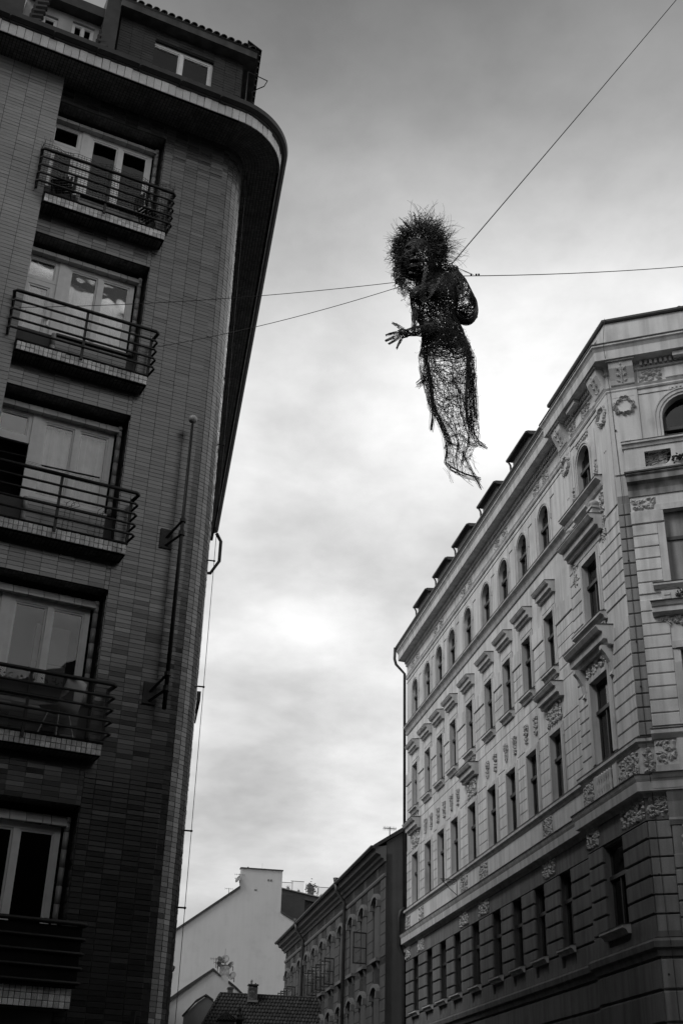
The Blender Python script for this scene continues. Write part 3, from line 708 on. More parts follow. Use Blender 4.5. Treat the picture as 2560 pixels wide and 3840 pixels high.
# spandrels of the arches
def spandrel(mbd, fr, u0, u1, zs, zt, o, d=.3, n=10):
    c = (u0+u1)/2; r = (u1-u0)/2; h = zt-zs
    for sg in (-1, 1):
        pts = [(c+sg*r, zt+.001), (c+sg*r, zs)]+[(c+sg*r*cos(pi/2*i/n), zs+h*sin(pi/2*i/n)) for i in range(1, n+1)]
        if sg < 0: pts = pts[::-1]
        mbd.poly(fr, pts[::-1], o-d, o)
def archband(mbd, fr, u0, u1, z0, zs, zt, wd, o0, o1, n=14):
    """moulding that follows an arched opening"""
    c = (u0+u1)/2; r = (u1-u0)/2; h = zt-zs
    inn = [(u1, z0)]+[(c+r*cos(pi*i/n), zs+h*sin(pi*i/n)) for i in range(n+1)]+[(u0, z0)]
    ou = [(u1+wd, z0)]+[(c+(r+wd)*cos(pi*i/n), zs+(h+wd)*sin(pi*i/n)) for i in range(n+1)]+[(u0-wd, z0)]
    k = len(inn)
    for i in range(k-1):
        vs = [fr.P(*p_) for p_ in ((inn[i][0], o1, inn[i][1]), (ou[i][0], o1, ou[i][1]), (ou[i+1][0], o1, ou[i+1][1]), (inn[i+1][0], o1, inn[i+1][1]))]+[fr.P(*p_) for p_ in ((inn[i][0], o0, inn[i][1]), (ou[i][0], o0, ou[i][1]), (ou[i+1][0], o0, ou[i+1][1]), (inn[i+1][0], o0, inn[i+1][1]))]
        mbd.add(vs, [(0, 1, 2, 3), (1, 5, 6, 2), (0, 3, 7, 4)], fr.flip)
m = MB()
for c in WC: h = opw(c, 4); spandrel(m, RW, h[0], h[1], 18.6, 19.0, -.002, .296)
spandrel(m, RF, 1.42, 2.28, 18.52, 18.95, -.002, .296); spandrel(m, CF, 1.30, 2.5, 18.5, 19.1, -.002, .296); obj('arch_spandrel', m, STUC, RB)
# dark interior body
def inset(pts, z0, z1, name, mt, parent):
    m = MB(); n = len(pts); m.add([(*p, z0) for p in pts]+[(*p, z1) for p in pts], [tuple(range(n-1, -1, -1)), tuple(range(n, 2*n))]+[(i, (i+1) % n, n+(i+1) % n, n+i) for i in range(n)]); return obj(name, m, mt, parent)
rr = lambda u, o: tuple(RF.p+u*RF.d+o*RF.o)
cc_ = lambda u, o: tuple(CF.p+u*CF.d+o*CF.o)
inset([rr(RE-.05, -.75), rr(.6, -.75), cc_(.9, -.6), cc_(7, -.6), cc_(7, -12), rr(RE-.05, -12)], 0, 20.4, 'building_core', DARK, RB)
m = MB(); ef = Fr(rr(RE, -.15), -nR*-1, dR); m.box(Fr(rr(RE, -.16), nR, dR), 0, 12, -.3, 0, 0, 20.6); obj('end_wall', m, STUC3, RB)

# --- windows with their mouldings
def rwin(fr, u0, u1, z0, z1, arched=False, curtain=None, mull=0, zsp=None, gl=GLASSD, dpt=-.12, lab=None):
    q_ = R.random()
    if q_ < .5: gl = GLASS; curtain = R.choice((.02, .05, .3, .7)) if curtain is None else curtain
    elif q_ < .7: gl = GLASS
    tr = z0+(z1-z0)*(.62 if not arched else .58)
    wo = casement(RB, fr, u0, u1, z0, z1, dpt, WOOD, gl, .055, curtain=curtain, mull=mull, trans=tr)
    p = MB(); p.box(fr, u0, u1, dpt-.01, dpt+.06, tr-.04, tr+.05); obj('transom', p, WOOD, wo)
    p = MB(); um = (u0+u1)/2; p.box(fr, um-.028, um+.028, dpt-.02, dpt+.03, z0+.05, tr); obj('mullion', p, WOOD, wo) if not mull else None
    return wo
def surround(fr, u0, u1, z0, z1, parent, wd=.11, o=.03, ears=False, bottom=False):
    m = MB()
    for s_, t_ in ((wd, o), (wd*.55, o+.018)):
        m.box(fr, u0-s_, u0, 0 if s_ == wd else o, t_, z0, z1); m.box(fr, u1, u1+s_, 0 if s_ == wd else o, t_, z0, z1); m.box(fr, u0-s_, u1+s_, 0 if s_ == wd else o, t_, z1, z1+s_)
    if ears:
        m.box(fr, u0-wd-.035, u0-wd, 0, o, z1-.25, z1+wd); m.box(fr, u1+wd, u1+wd+.035, 0, o, z1-.25, z1+wd)
    return obj('surround', m, TRIM, parent)
def hood(fr, u0, u1, z0, parent, ov=.14, h=.30, proj=.26, o=0.):
    p = [(0, z0), (proj*.35, z0), (proj*.42, z0+h*.25), (proj*.62, z0+h*.25), (proj*.66, z0+h*.62), (proj*.85, z0+h*.66), (proj, z0+h*.86), (proj, z0+h*.93), (0, z0+h)]
    pr_ = [(o+a, b) for a, b in p]
    m = MB(); m.prof(fr, u0-ov, u1+ov, pr_); ho = obj('hood', m, TRIM, parent)
    m = MB(); m.prof(fr, u0-ov-.01, u1+ov+.01, [(o, z0+h), (o+proj+.012, z0+h*.93), (o+proj+.012, z0+h*.96), (o, z0+h+.03)]); obj('flashing', m, FLASH, ho); return ho
def sill(fr, u0, u1, z0, parent, ov=.14, h=.16, proj=.15, o=0.):
    m = MB(); m.prof(fr, u0-ov, u1+ov, [(o, z0), (o+proj*.4, z0), (o+proj*.6, z0+h*.4), (o+proj, z0+h*.55), (o+proj, z0+h*.85), (o, z0+h)]); so_ = obj('sill', m, TRIM, parent)
    m = MB(); m.prof(fr, u0-ov-.01, u1+ov+.01, [(o, z0+h), (o+proj+.012, z0+h*.85), (o+proj+.012, z0+h*.9), (o, z0+h+.02)]); obj('flashing', m, FLASH, so_); return so_
for i, c in enumerate(WC):
    # 4th floor, arched
    a, b = opw(c, 4); wo = rwin(RW, a, b, F4[0], F4[1], True, curtain=None, dpt=-.12)
    m = MB(); archband(m, RW, a, b, F4[0], 18.6, 19.0, .05, 0, .02); archband(m, RW, a-.05, b+.05, F4[0], 18.6, 19.05, .045, 0, .04); obj('surround', m, TRIM, wo)
    # inset panel lines on the pier beside the window
    m = MB()
    for s_ in (-1, 1):
        x = c+s_*.64
        if i == 8 and s_ > 0: continue
        m.box(RW, x-.012, x+.012, 0, .022, 17.6, 18.95); 
    x0, x1 = c-.93, c-.65; m.box(RW, x0, x1+.02, 0, .022, 18.95, 18.98)
    m.box(RW, c-.665, c-.615, 0, .045, 18.3, 18.45); obj('panel_moulding', m, TRIM, wo)
    # 3rd floor
    a, b = opw(c, 3); wo = rwin(RW, a, b, F3[0], F3[1], curtain=.3 if i in (2, 5) else None); surround(RW, a, b, F3[0], F3[1], wo, .13, .03, ears=True)
    hood(RW, a-.1, b+.1, 16.0, wo, .1, .34, .30); sill(RW, a, b, 13.58, wo, .12, .22, .17)
    m = MB(); m.box(RW, a-.12, b+.12, 0, .03, 15.68, 16.0); obj('lintel_panel', m, STUC, wo)
    # 2nd floor
    a, b = opw(c, 2); wo = rwin(RW, a, b, F2[0], F2[1], curtain=.5 if i in (0, 3) else None); surround(RW, a, b, F2[0], F2[1], wo, .14, .035, ears=True)
    if i in (0, 4, 8):
        hood(RW, a-.15, b+.15, 12.86, wo, .16, .40, .36)
        obj('relief', relief(RW, a-.1, b+.1, 12.28, 12.84, .02, 50+i, 1.2, .12), RELIEF, wo, kind=None)
        # ornamented pedestal under the sill above
        obj('relief', relief(RW, c-.42, c-.16, 13.28, 13.56, .01, 80+i, 1, .09), RELIEF, wo); obj('relief', relief(RW, c+.16, c+.42, 13.28, 13.56, .01, 90+i, 1, .09), RELIEF, wo)
    else:
        for s_ in (-.4, .4):
            obj('relief', relief(RW, c+s_-.17, c+s_+.17, 12.42, 13.0, .01, int(100+i*3+s_*5), 1.5, .085, inside=lambda x, y: abs(x-.5) < .22+.28*y), RELIEF, wo)
    # 1st floor
    a, b = opw(c-.08, 1); wo = rwin(RW, a, b, F1[0], F1[1]); sill(RW, a, b, 6.33, wo, .1, .17, .14, .06)
# rusticated blocks
nb = 0
def block(fr, u0, u1, o, t, z0, z1, c=.012, mt=STUC2, name='stone_block'):
    global nb
    if z1 < 8.4 and mt is STUC2: mt = BASE_SHADE  # blocks below the belt take the shade-toned stucco
    if u1-u0 < .05: return
    m = MB(); m.cbox(fr, u0, u1, o-.002, o+t, z0, z1, c); obj(name, m, mt, RB); nb += 1
def edges(cs, half, lo, hi):
    e = [lo]; 
    for c in sorted(cs): e += [c-half, c+half]
    e.append(hi); return [(e[i], e[i+1]) for i in range(0, len(e), 2)]
c1 = [c-.08 for c in WC]
for a, b in edges(c1, .405, PE, RE):
    for j in range(6):
        z = 8.34-(j+1)*.39
        if j == 5: a_, b_ = a+.06, b-.06
        else: a_, b_ = a, b
        block(RW, a_, b_, 0, .06, z+.025, z+.39-.02, .018)
m = MB()
for c in c1: m.box(RW, c-.34, c+.34, 0, .02, 6.06, 6.32)
obj('apron', m, BASE_SHADE, RB)
for a, b in edges(WC, .585, PE, RE):
    for j in range(6): block(RW, a, b, 0, .016, 10.24+j*.33+.01, 10.24+(j+1)*.33-.008, .007)
for j in range(4):
    segs = edges([WC[0], WC[4], WC[8]], .72, PE, RE) if j == 2 or j == 3 else edges([WC[0], WC[4], WC[8]], .6, PE, RE)
    for a, b in segs:
        if j in (0, 1, 2): continue
    z = 12.26+j*.33
    if j == 3:
        for a, b in segs: block(RW, a, b, 0, .012, z+.01, z+.30, .006)
    elif j == 0:
        for a, b in edges(WC, .60, PE, RE): block(RW, a, b, 0, .016, z+.0, z+.14, .006)
for a, b in edges(WC, .53, PE, RE):
    for j in range(4): block(RW, a, b, 0, .016, 13.62+j*.33+.01, 13.62+(j+1)*.33-.008, .007)
    block(RW, a-.02, b+.02, 0, .05, 14.95, 15.42, .012)
# string courses, belts and the great cornice run round the pavilion and the chamfer
def P2(fr, u, o=0): return tuple(fr.p+u*fr.d+o*fr.o)
pathR = [P2(RW, RE), P2(RW, PE), P2(RF, PE), P2(RF, 0), P2(CF, 7)]
pathRW = [P2(RW, RE), P2(RW, PE+.001)]
def course(nm, path, pr, mt=TRIM, **k): m = MB(); sweep(m, path, pr); return obj(nm, m, mt, RB, **k)
course('base_cornice', pathR, [(0, 5.56), (.06, 5.56), (.10, 5.68), (.16, 5.72), (.18, 5.84), (.14, 5.90), (0, 5.93)], BASE_SHADE)
course('rough_band', pathR, [(0, 5.93), (.075, 5.93), (.075, 6.05), (0, 6.05)], BASE_SHADE)
course('lintel_band', pathR, [(0, 8.35), (.05, 8.35), (.05, 8.84), (0, 8.84)], BASE_SHADE)
course('main_belt', pathR, [(0, 8.84), (.07, 8.84), (.10, 8.92), (.24, 8.94), (.25, 9.14), (.28, 9.2), (.31, 9.28), (.0, 9.34)])
course('belt_flashing', pathR, [(0, 9.34), (.325, 9.285), (.325, 9.30), (0, 9.36)], FLASH)
course('panel_band', pathR, [(0, 9.34), (.045, 9.34), (.045, 10.0), (0, 10.0)], STUC)
course('sill_course', pathR, [(0, 9.98), (.06, 9.98), (.09, 10.05), (.15, 10.08), (.15, 10.17), (0, 10.22)])
course('sill_flashing', pathR, [(0, 10.22), (.163, 10.165), (.163, 10.18), (0, 10.24)], FLASH)
course('sill_string', pathRW, [(0, 17.06), (.04, 17.06), (.08, 17.16), (.05, 17.2), (.09, 17.28), (.17, 17.32), (.17, 17.38), (0, 17.42)])
course('sill_string_flashing', pathRW, [(0, 17.42), (.182, 17.375), (.182, 17.39), (0, 17.44)], FLASH)
course('thin_string', pathR, [(0, 19.30), (.02, 19.30), (.02, 19.325), (0, 19.325)])
course('upper_string', pathR, [(0, 19.46), (.03, 19.46), (.05, 19.50), (.04, 19.54), (.07, 19.60), (0, 19.62)])
course('frieze_moulding', pathR, [(0, 20.02), (.05, 20.04), (.07, 20.08), (0, 20.1)])
course('cornice', [P2(RW, RE+.1)]+pathR[1:], [(0, 20.10), (.02, 20.12), (.04, 20.24), (.10, 20.28), (.33, 20.30), (.36, 20.31), (.36, 20.58), (.38, 20.62), (.40, 20.66), (.44, 20.70), (.44, 20.76), (0, 20.82)])
course('cornice_flashing', [P2(RW, RE+.12)]+pathR[1:], [(0, 20.82), (.46, 20.76), (.46, 20.79), (0, 20.86)], FLASH)
gpath = [P2(RW, RE+.15), P2(RW, PE+.5)]
course('roof_gutter', gpath, [(.28, 20.82), (.42, 20.84), (.47, 20.92), (.47, 20.97), (.40, 20.97), (.28, 20.90)], FLASH)
# parapet on pavilion and chamfer
course('parapet', [P2(RF, 4.1, -.1), P2(RF, 0, -.1), P2(CF, 7, -.1)], [(-.4, 20.8), (.02, 20.8), (.02, 21.74), (-.4, 21.74)], STUC)
course('parapet_coping', [P2(RF, 4.2, -.1), P2(RF, 0, -.1), P2(CF, 7, -.1)], [(-.4, 21.74), (.07, 21.74), (.09, 21.78), (.09, 21.84), (-.4, 21.90)], FLASH)
m = MB()
for (fr, a, b) in ((CF, .55, 6.5), (RF, .5, 3.8)):
    for (x0, x1, za, zb) in ((a, b, 21.02, 21.05), (a, b, 21.55, 21.58), (a, a+.03, 21.05, 21.55), (b-.03, b, 21.05, 21.55)): m.box(fr, x0, x1, -.08, -.055, za, zb)
obj('parapet_panel', m, TRIM, RB)
# dentils
m = MB()
def dent(fr, a, b):
    x = a
    while x < b: m.box(fr, x, x+.065, .04, .11, 20.14, 20.27); x += .125
dent(RW, PE+.1, RE); dent(RF, .95, PE-.1); dent(CF, .9, 6.5); obj('dentil_row', m, TRIM, RB, kind='stuff')
# soffit blocks and scrolled consoles with leaf ornament
def console(fr, u, z1=20.28, z0=19.66, wd=.62, o=0., proj=.26, lab=None):
    pr_ = [(o, z1), (o+proj, z1), (o+proj, z1-.1), (o+proj*.95, z1-.2), (o+proj*.66, z1-.36), (o+proj*.42, z1-.5), (o+proj*.30, z0), (o, z0)]
    m = MB(); m.prof(fr, u-wd/2, u+wd/2, pr_); co = obj('console', m, TRIM, RB)
    m = MB(); m.box(fr, u-wd/2-.06, u+wd/2+.06, o, o+proj+.05, z1-.02, z1+.10); obj('console_cap', m, TRIM, co)
    m = MB()
    m.tube([fr.P(u, o+proj*.38, z0+.04), fr.P(u, o+proj*.55+.02, z0+.22), fr.P(u, o+proj*.95, z0+.44)], .018, 5)
    for j in range(3):
        for s_ in (-1, 1): leafblob(m, fr, u+s_*.10, z0+.1+j*.15, o+proj*(.32+.26*j)+.015, pi/2-s_*(1.0-.1*j), .15, .075, .035)
    leafblob(m, fr, u, z0+.52, o+proj*1.0, pi/2, .12, .07, .03); obj('leaf_relief', m, RELIEF, co)
console(RF, .36); console(RF, PE-.28); console(CF, .42)
m = MB()
m.box(RF, 1.55, 2.15, .04, .27, 20.16, 20.29); m.box(CF, 1.75, 2.6, .04, .27, 20.16, 20.29); obj('soffit_block', m, TRIM, RB)
# wreaths with ribbons
def wreath(fr, u, z, r, seed):
    rr_ = random.Random(seed); m = MB()
    for k in range(46):
        a = 2*pi*k/46; q = r+rr_.uniform(-.05, .05); leafblob(m, fr, u+q*cos(a), z+q*sin(a), .02+rr_.uniform(0, .03), a+pi/2+rr_.uniform(-.7, .7), rr_.uniform(.10, .15), .07, .07)
    wr = obj('wreath', m, RELIEF, RB)
    m = MB(); m.box(fr, u-.05, u+.05, 0, .02, z-r-.75, z-r); m.ball(fr.P(u-.04, .01, z-r-.8), .045, 8); m.ball(fr.P(u+.04, .01, z-r-.8), .045, 8); m.box(fr, u-.08, u+.08, 0, .05, z+r-.06, z+r+.12); m.box(fr, u-.27, u+.27, 0, .035, z+r+.04, z+r+.07); obj('ribbon', m, TRIM, wr, kind='stuff')
wreath(CF, .40, 19.0, .24, 1); wreath(RF, .38, 18.98, .24, 2); wreath(RF, PE-.33, 19.0, .24, 3)
# pilaster strips on pavilion top floor and chamfer
m = MB()
m.box(RF, 0, .72, 0, .03, 16.2, 19.46); m.box(RF, PE-.66, PE, 0, .03, 17.0, 19.46); m.box(CF, 0, .76, 0, .03, 17.0, 19.46); obj('pilaster', m, STUC, RB)
# frieze ornaments
def cart(fr, u, seed):
    m = MB(); m.ball(fr.P(u, 0, 19.82), .17, 12, (1, 1, .95)) if 0 else None
    n = 14; vs = [fr.P(u, .045, 19.82)]+[fr.P(u+.17*cos(2*pi*i/n), .01, 19.82+.16*sin(2*pi*i/n)) for i in range(n)]
    m.add(vs, [(0, 1+i, 1+(i+1) % n) for i in range(n)], fr.flip); c_ = obj('cartouche', m, TRIM, RB)
    mm_ = relief(fr, u-.62, u-.2, 19.64, 20.0, .0, seed, 1.3, .11); m2_ = relief(fr, u+.2, u+.62, 19.64, 20.0, .0, seed+1, 1.3, .11)
    obj('relief', mm_, RELIEF, c_); obj('relief', m2_, RELIEF, c_)
for i, u in enumerate((5.4, 9.2, 13.1, 16.8, 20.35)): cart(RW, u, 200+i*2)
obj('relief', relief(RF, 1.1, 1.62, 19.66, 20.0, .0, 230, 1.5, .12), RELIEF, RB); obj('relief', relief(RF, 2.1, 2.6, 19.66, 20.0, .0, 231, 1.5, .12), RELIEF, RB)
obj('relief', relief(CF, .85, 1.42, 19.66, 20.02, .0, 232, 1.7, .13), RELIEF, RB)
m = MB(); m.box(CF, 1.5, 2.2, 0, .05, 19.68, 19.98); m.box(RF, 1.66, 2.06, 0, .05, 19.68, 19.98); m.box(CF, .80, .83, 0, .04, 19.64, 20.02); obj('frieze_panel', m, STUC, RB)

# --- pavilion windows
a, b = 1.42, 2.28; wo = rwin(RF, a, b, 17.45, 18.95, True, dpt=-.13)
m = MB(); archband(m, RF, a, b, 17.45, 18.52, 18.95, .06, 0, .02); archband(m, RF, a-.06, b+.06, 17.45, 18.52, 19.01, .05, 0, .045); m.box(RF, 1.4, 2.25, 0, .07, 19.18, 19.25)
for i in range(7): m.box(RF, 1.42+i*.12, 1.49+i*.12, 0, .05, 19.1, 19.18)
m.box(RF, 1.0, 1.03, 0, .02, 17.7, 19.05); m.box(RF, 2.5, 2.53, 0, .02, 17.7, 19.05); obj('surround', m, TRIM, wo)
obj('relief', relief(RF, 2.42, 2.68, 17.45, 18.1, .0, 240, 1.4, .1, inside=lambda x, y: x > .1+.5*y), RELIEF, wo); obj('relief', relief(RF, .98, 1.24, 17.45, 18.15, .0, 241, 1.4, .1, inside=lambda x, y: x < .9-.5*y), RELIEF, wo)
m = MB(); m.prof(RF, .70, PE+.02, [(0, 17.12), (.06, 17.12), (.10, 17.2), (.07, 17.25), (.22, 17.33), (.22, 17.39), (0, 17.44)]); obj('sill', m, TRIM, wo)
m = MB(); m.prof(RF, .68, PE+.03, [(0, 17.44), (.235, 17.385), (.235, 17.40), (0, 17.46)]); obj('flashing', m, FLASH, wo)
a, b = 1.45, 2.42; wo = rwin(RF, a, b, 13.92, 15.6); surround(RF, a, b, 13.92, 15.6, wo, .17, .04, ears=True)
hood(RF, 1.0, 3.0, 15.98, wo, .1, .42, .42); sill(RF, 1.25, 2.95, 13.62, wo, .1, .2, .2)
m = MB(); m.box(RF, 1.1, 2.9, 0, .05, 15.8, 15.98); obj('lintel_panel', m, STUC, wo)
obj('relief', relief(RF, 2.75, 3.02, 15.2, 16.9, .01, 250, 1.5, .12), RELIEF, wo); obj('relief', relief(RF, .76, 1.02, 15.6, 17.0, .01, 251, 1.5, .12), RELIEF, wo)
for uu in (1.15, 2.75):      # urns on the hood
    m = MB(); m.box(RF, uu-.13, uu+.13, .02, .24, 16.40, 16.62); m.box(RF, uu-.16, uu+.16, .0, .27, 16.62, 16.68); ur = obj('urn_pedestal', m, TRIM, wo)
    m = MB(); m.lathe(RF.P(uu, .12, 16.68), [(.05, 0), (.13, .05), (.15, .12), (.10, .18), (.02, .2)], 12); obj('urn', m, RELIEF, ur, smooth=True)
m = MB(); m.prof(RF, 1.5, 2.4, [(0, 16.42), (.1, 16.42), (.05, 16.6), (.07, 16.8), (.2, 16.92), (.2, 16.98), (0, 17.0)]); obj('crest', m, TRIM, wo)
obj('relief', relief(RF, 1.35, 2.6, 16.42, 16.8, .04, 252, .8, .12), RELIEF, wo)
m = MB(); m.box(RF, 1.25, 1.5, .02, .06, 13.4, 13.6); m.box(RF, 2.5, 2.75, .02, .06, 13.4, 13.6)
for i in range(3): m.box(RF, 1.27, 1.48, .05, .09, 13.42+i*.06, 13.45+i*.06); m.box(RF, 2.52, 2.73, .05, .09, 13.42+i*.06, 13.45+i*.06)
obj('sill_bracket', m, TRIM, wo)
a, b = 1.35, 2.45; wo = rwin(RF, a, b, 10.3, 12.35, curtain=.7); surround(RF, a, b, 10.3, 12.35, wo, .2, .05)
hood(RF, 1.0, 2.95, 12.82, wo, .12, .50, .46); obj('relief', relief(RF, 1.2, 2.6, 12.5, 12.84, .05, 260, 1.3, .13), RELIEF, wo)
for uu in (1.08, 2.82): m = MB(); m.prof(RF, uu-.07, uu+.07, [(0, 12.82), (.3, 12.82), (.3, 12.72), (.2, 12.6), (.1, 12.42), (.06, 12.2), (.1, 12.1), (0, 12.05)]); obj('hood_bracket', m, TRIM, wo)
a, b = 1.32, 2.42; wo = rwin(RF, a, b, 6.4, 8.3); sill(RF, a, b, 6.2, wo, .12, .2, .2, .06)
# pavilion rustication
for j in range(6):
    z = 8.34-(j+1)*.39
    block(RF, .0, 1.30, 0, .06, z+.025, z+.37, .018); block(RF, 2.44, PE, 0, .06, z+.025, z+.37, .018)
for j in range(9):
    z = 10.24+j*.33; h = 12.1 < z
    x0, x1 = (1.13, 2.66) if z < 12.3 else (.98, 2.95)
    block(RF, 0, x0, 0, .03, z+.016, z+.314, .012); block(RF, x1, PE, 0, .03, z+.016, z+.314, .012)
for j in range(7):
    z = 13.40+j*.33
    if j < 1: continue
    block(RF, 0, 1.25, 0, .03, z+.016, z+.314, .012); block(RF, 2.60, PE, 0, .03, z+.016, z+.314, .012)
block(RF, 0, .74, 0, .03, 15.73, 16.05, .01); block(RF, 3.05, PE, 0, .03, 15.73, 16.05, .01)
# belt ornaments: relief panels, balusters
for (fr, a, b, s_) in ((RF, 2.8, 4.1-.8, 1), (RF, .1, 1.1, 2), (RF, 2.55, 2.75, 3)): pass
obj('relief', relief(RF, .08, 1.12, 9.38, 9.96, .05, 270, 1.6, .13), RELIEF, RB); obj('relief', relief(RF, 2.6, 3.28, 9.38, 9.96, .05, 271, 1.6, .13), RELIEF, RB); obj('relief', relief(CF, .03, .28, 9.38, 9.96, .05, 272, 1.6, .13), RELIEF, RB)
m = MB(); m.box(RF, 1.45, 2.35, .05, .056, 9.40, 9.95); obj('baluster_shade_panel', m, mat('shadow_stucco', .2), RB)  # flat dark plate, shade behind the balusters put into its colour
for i in range(6): m = MB(); m.lathe(RF.P(1.53+i*.145, .10, 9.40), [(.05, 0), (.05, .04), (.03, .07), (.055, .17), (.055, .24), (.03, .36), (.045, .42), (.05, .5), (.05, .54)], 8); obj('baluster', m, TRIM, RB, smooth=True)
m = MB(); m.box(RF, 1.2, 1.42, .05, .10, 9.34, 9.98); m.box(RF, 2.38, 2.56, .05, .10, 9.34, 9.98); obj('belt_pedestal', m, STUC, RB)
for i, (a, b) in enumerate(((5.95, 6.62), (11.6, 12.35), (13.7, 14.4), (19.15, 19.72), (21.08, 21.68))):
    obj('relief', relief(RW, a, b, 9.42, 9.95, .05, 280+i, 1.6, .11), RELIEF, RB); obj('relief', relief(RW, a-.05, b+.2, 8.4, 8.82, .05, 290+i, 1.5, .12), RELIEF, RB)
obj('relief', relief(RF, .0, 1.25, 8.4, 8.86, .05, 296, 1.6, .13), RELIEF, RB); obj('relief', relief(CF, .0, .5, 8.4, 8.86, .05, 297, 1.6, .13), RELIEF, RB); obj('relief', relief(RF, 2.55, 3.3, 8.4, 8.84, .05, 298, 1.6, .13), RELIEF, RB)
# chamfer facet and bay
for z0_, n_, p_ in ((10.24, 20, .33), (6.0, 6, .39)):
    for j in range(n_):
        z = z0_+j*p_
        if 13.2 < z and z+p_ > 16.5: continue
        block(CF, 0, .30 if z0_ > 9 else .48, 0, .03 if z0_ > 9 else .06, z+.016, z+p_-.018, .012, STUCF)
BY0, BY1, BO = .31, 3.49, .15
bh = [(1.07, 2.73, 13.85, 15.78), (.98+.12, 2.70, 10.4, 12.2)]
m = MB(); wall(m, CF, BY0, BY1, 9.35, 16.4, bh, BO, .3); bay = obj('bay', m, STUC, RB)
for (u0, u1, z0_, z1_) in bh:
    wo = rwin(CF, u0, u1, z0_, z1_, curtain=.5, mull=1, gl=GLASS, dpt=-.02); m = MB()
    for s_, t_ in ((.17, .03), (.08, .05)): m.box(CF, u0-s_, u0, BO, BO+t_, z0_, z1_-.35); m.box(CF, u1, u1+s_, BO, BO+t_, z0_, z1_-.35); m.box(CF, u0-s_, u1+s_, BO, BO+t_, z1_, z1_+s_)
    obj('surround', m, TRIM, wo)
for j in range(6): block(CF, BY0, .90, BO, .03, 13.6+j*.31+.014, 13.6+(j+1)*.31-.014, .012)
block(CF, BY0-.01, 1.07, BO, .045, 15.48, 15.82, .012)
for j in range(10): block(CF, BY0, .93, BO, .03, 10.38+j*.31+.014, 10.38+(j+1)*.31-.014, .012)
obj('relief', relief(CF, .33, .92, 15.86, 16.2, BO, 300, 1.8, .15), RELIEF, bay)
m = MB(); m.prof(CF, BY0-.02, BY1, [(BO-.1, 16.22), (BO+.03, 16.24), (BO+.05, 16.4), (BO+.11, 16.52), (BO+.2, 16.58), (BO+.2, 16.72), (BO+.24, 16.76), (BO+.24, 16.82), (-.1, 16.86)])
obj('balcony_floor', m, mat('stained_moulding', .30, .85, .2, var=.2, nscale=3, stain=.5, streak=.4), RB)
m = MB(); m.prof(CF, BY0-.05, BY1, [(-.1, 16.86), (BO+.27, 16.80), (BO+.27, 16.84), (-.1, 16.92)]); obj('flashing', m, FLASH, RB)
m = MB(); wall(m, CF, BY0-.02, BY1+.02, 16.86, 17.62, [(.78, 1.42, 17.02, 17.45), (1.9, 2.6, 17.02, 17.45)], BO+.07, .12)
pp = [(1.42, 17.02), (1.42, 17.30)]+[(1.42-.20*(1-cos(pi/2*i/6))*1, 17.30-.28*sin(pi/2*i/6)) for i in range(1, 7)]
m.poly(CF, pp, BO-.046, BO+.066); para = obj('balcony_parapet', m, STUC, RB)
m = MB(); m.box(CF, BY0-.04, BY1, BO+.04, BO+.10, 16.92, 17.0); m.prof(CF, BY0-.06, BY1, [(BO-.08, 17.60), (BO+.1, 17.60), (BO+.12, 17.68), (BO+.16, 17.70), (BO+.16, 17.76), (BO-.08, 17.80)]); obj('parapet_rail', m, TRIM, para)
m = MB(); m.prof(CF, BY0-.07, BY1, [(BO-.1, 17.80), (BO+.17, 17.76), (BO+.17, 17.775), (BO-.1, 17.82)]); obj('flashing', m, FLASH, para)
m = MB(); r_ = random.Random(5)
for k in range(5):
    pts = []; u, z = .80, 17.03+k*.07; a_ = .2
    for i in range(9): pts.append(CF.P(u, BO+.02, min(max(z, 17.03), 17.44))); a_ += r_.uniform(-.35, .35); u += .075; z += .04*sin(a_)
    m.tube(pts, .009, 4)
for k in range(17): leafblob(m, CF, r_.uniform(.8, 1.38), r_.uniform(17.05, 17.43), BO+.02, r_.uniform(0, 6), .075, .035, .012)
obj('ironwork', m, RAIL, para)
# 4th floor arched window behind the balcony
wo = rwin(CF, 1.30, 2.5, 17.0, 19.1, True, mull=1, gl=GLASSD, dpt=-.2)
m = MB(); archband(m, CF, 1.3, 2.5, 17.0, 18.5, 19.1, .07, 0, .025); archband(m, CF, 1.23, 2.57, 17.0, 18.5, 19.17, .09, 0, .05); archband(m, CF, 1.14, 2.66, 17, 18.5, 19.26, .03, 0, .07)
m.box(CF, 1.55, 2.3, 0, .04, 19.34, 19.38)
for i in range(7): m.box(CF, 1.57+i*.1, 1.62+i*.1, 0, .05, 19.29, 19.34)
m.box(CF, .78, 1.5, 0, .015, 19.30, 19.33); obj('surround', m, TRIM, wo)
# hood and sill between bay floors
m = MB(); m.prof(CF, .50+.08, BY1, [(BO, 13.0), (BO+.08, 13.0), (BO+.2, 13.06), (BO+.2, 13.17), (BO+.23, 13.2), (BO+.28, 13.3), (BO, 13.34)]); obj('bay_hood', m, TRIM, bay)
m = MB(); m.prof(CF, .56, BY1, [(BO, 13.34), (BO+.3, 13.3), (BO+.3, 13.315), (BO, 13.36)]); obj('flashing', m, FLASH, bay)
m = MB(); m.box(CF, .82, 2.9, BO, BO+.09, 13.36, 13.62); m.box(CF, .88, 1.02, BO+.09, BO+.12, 13.4, 13.47); m.box(CF, .88, 1.02, BO+.09, BO+.12, 13.5, 13.57)
m.prof(CF, .66, BY1, [(BO, 13.68), (BO+.1, 13.7), (BO+.15, 13.76), (BO+.15, 13.82), (BO, 13.85)]); obj('bay_sill', m, TRIM, bay)
m = MB(); m.prof(CF, .65, BY1, [(BO, 13.85), (BO+.165, 13.82), (BO+.165, 13.83), (BO, 13.87)]); obj('flashing', m, FLASH, bay)
m = MB(); r_ = random.Random(8)
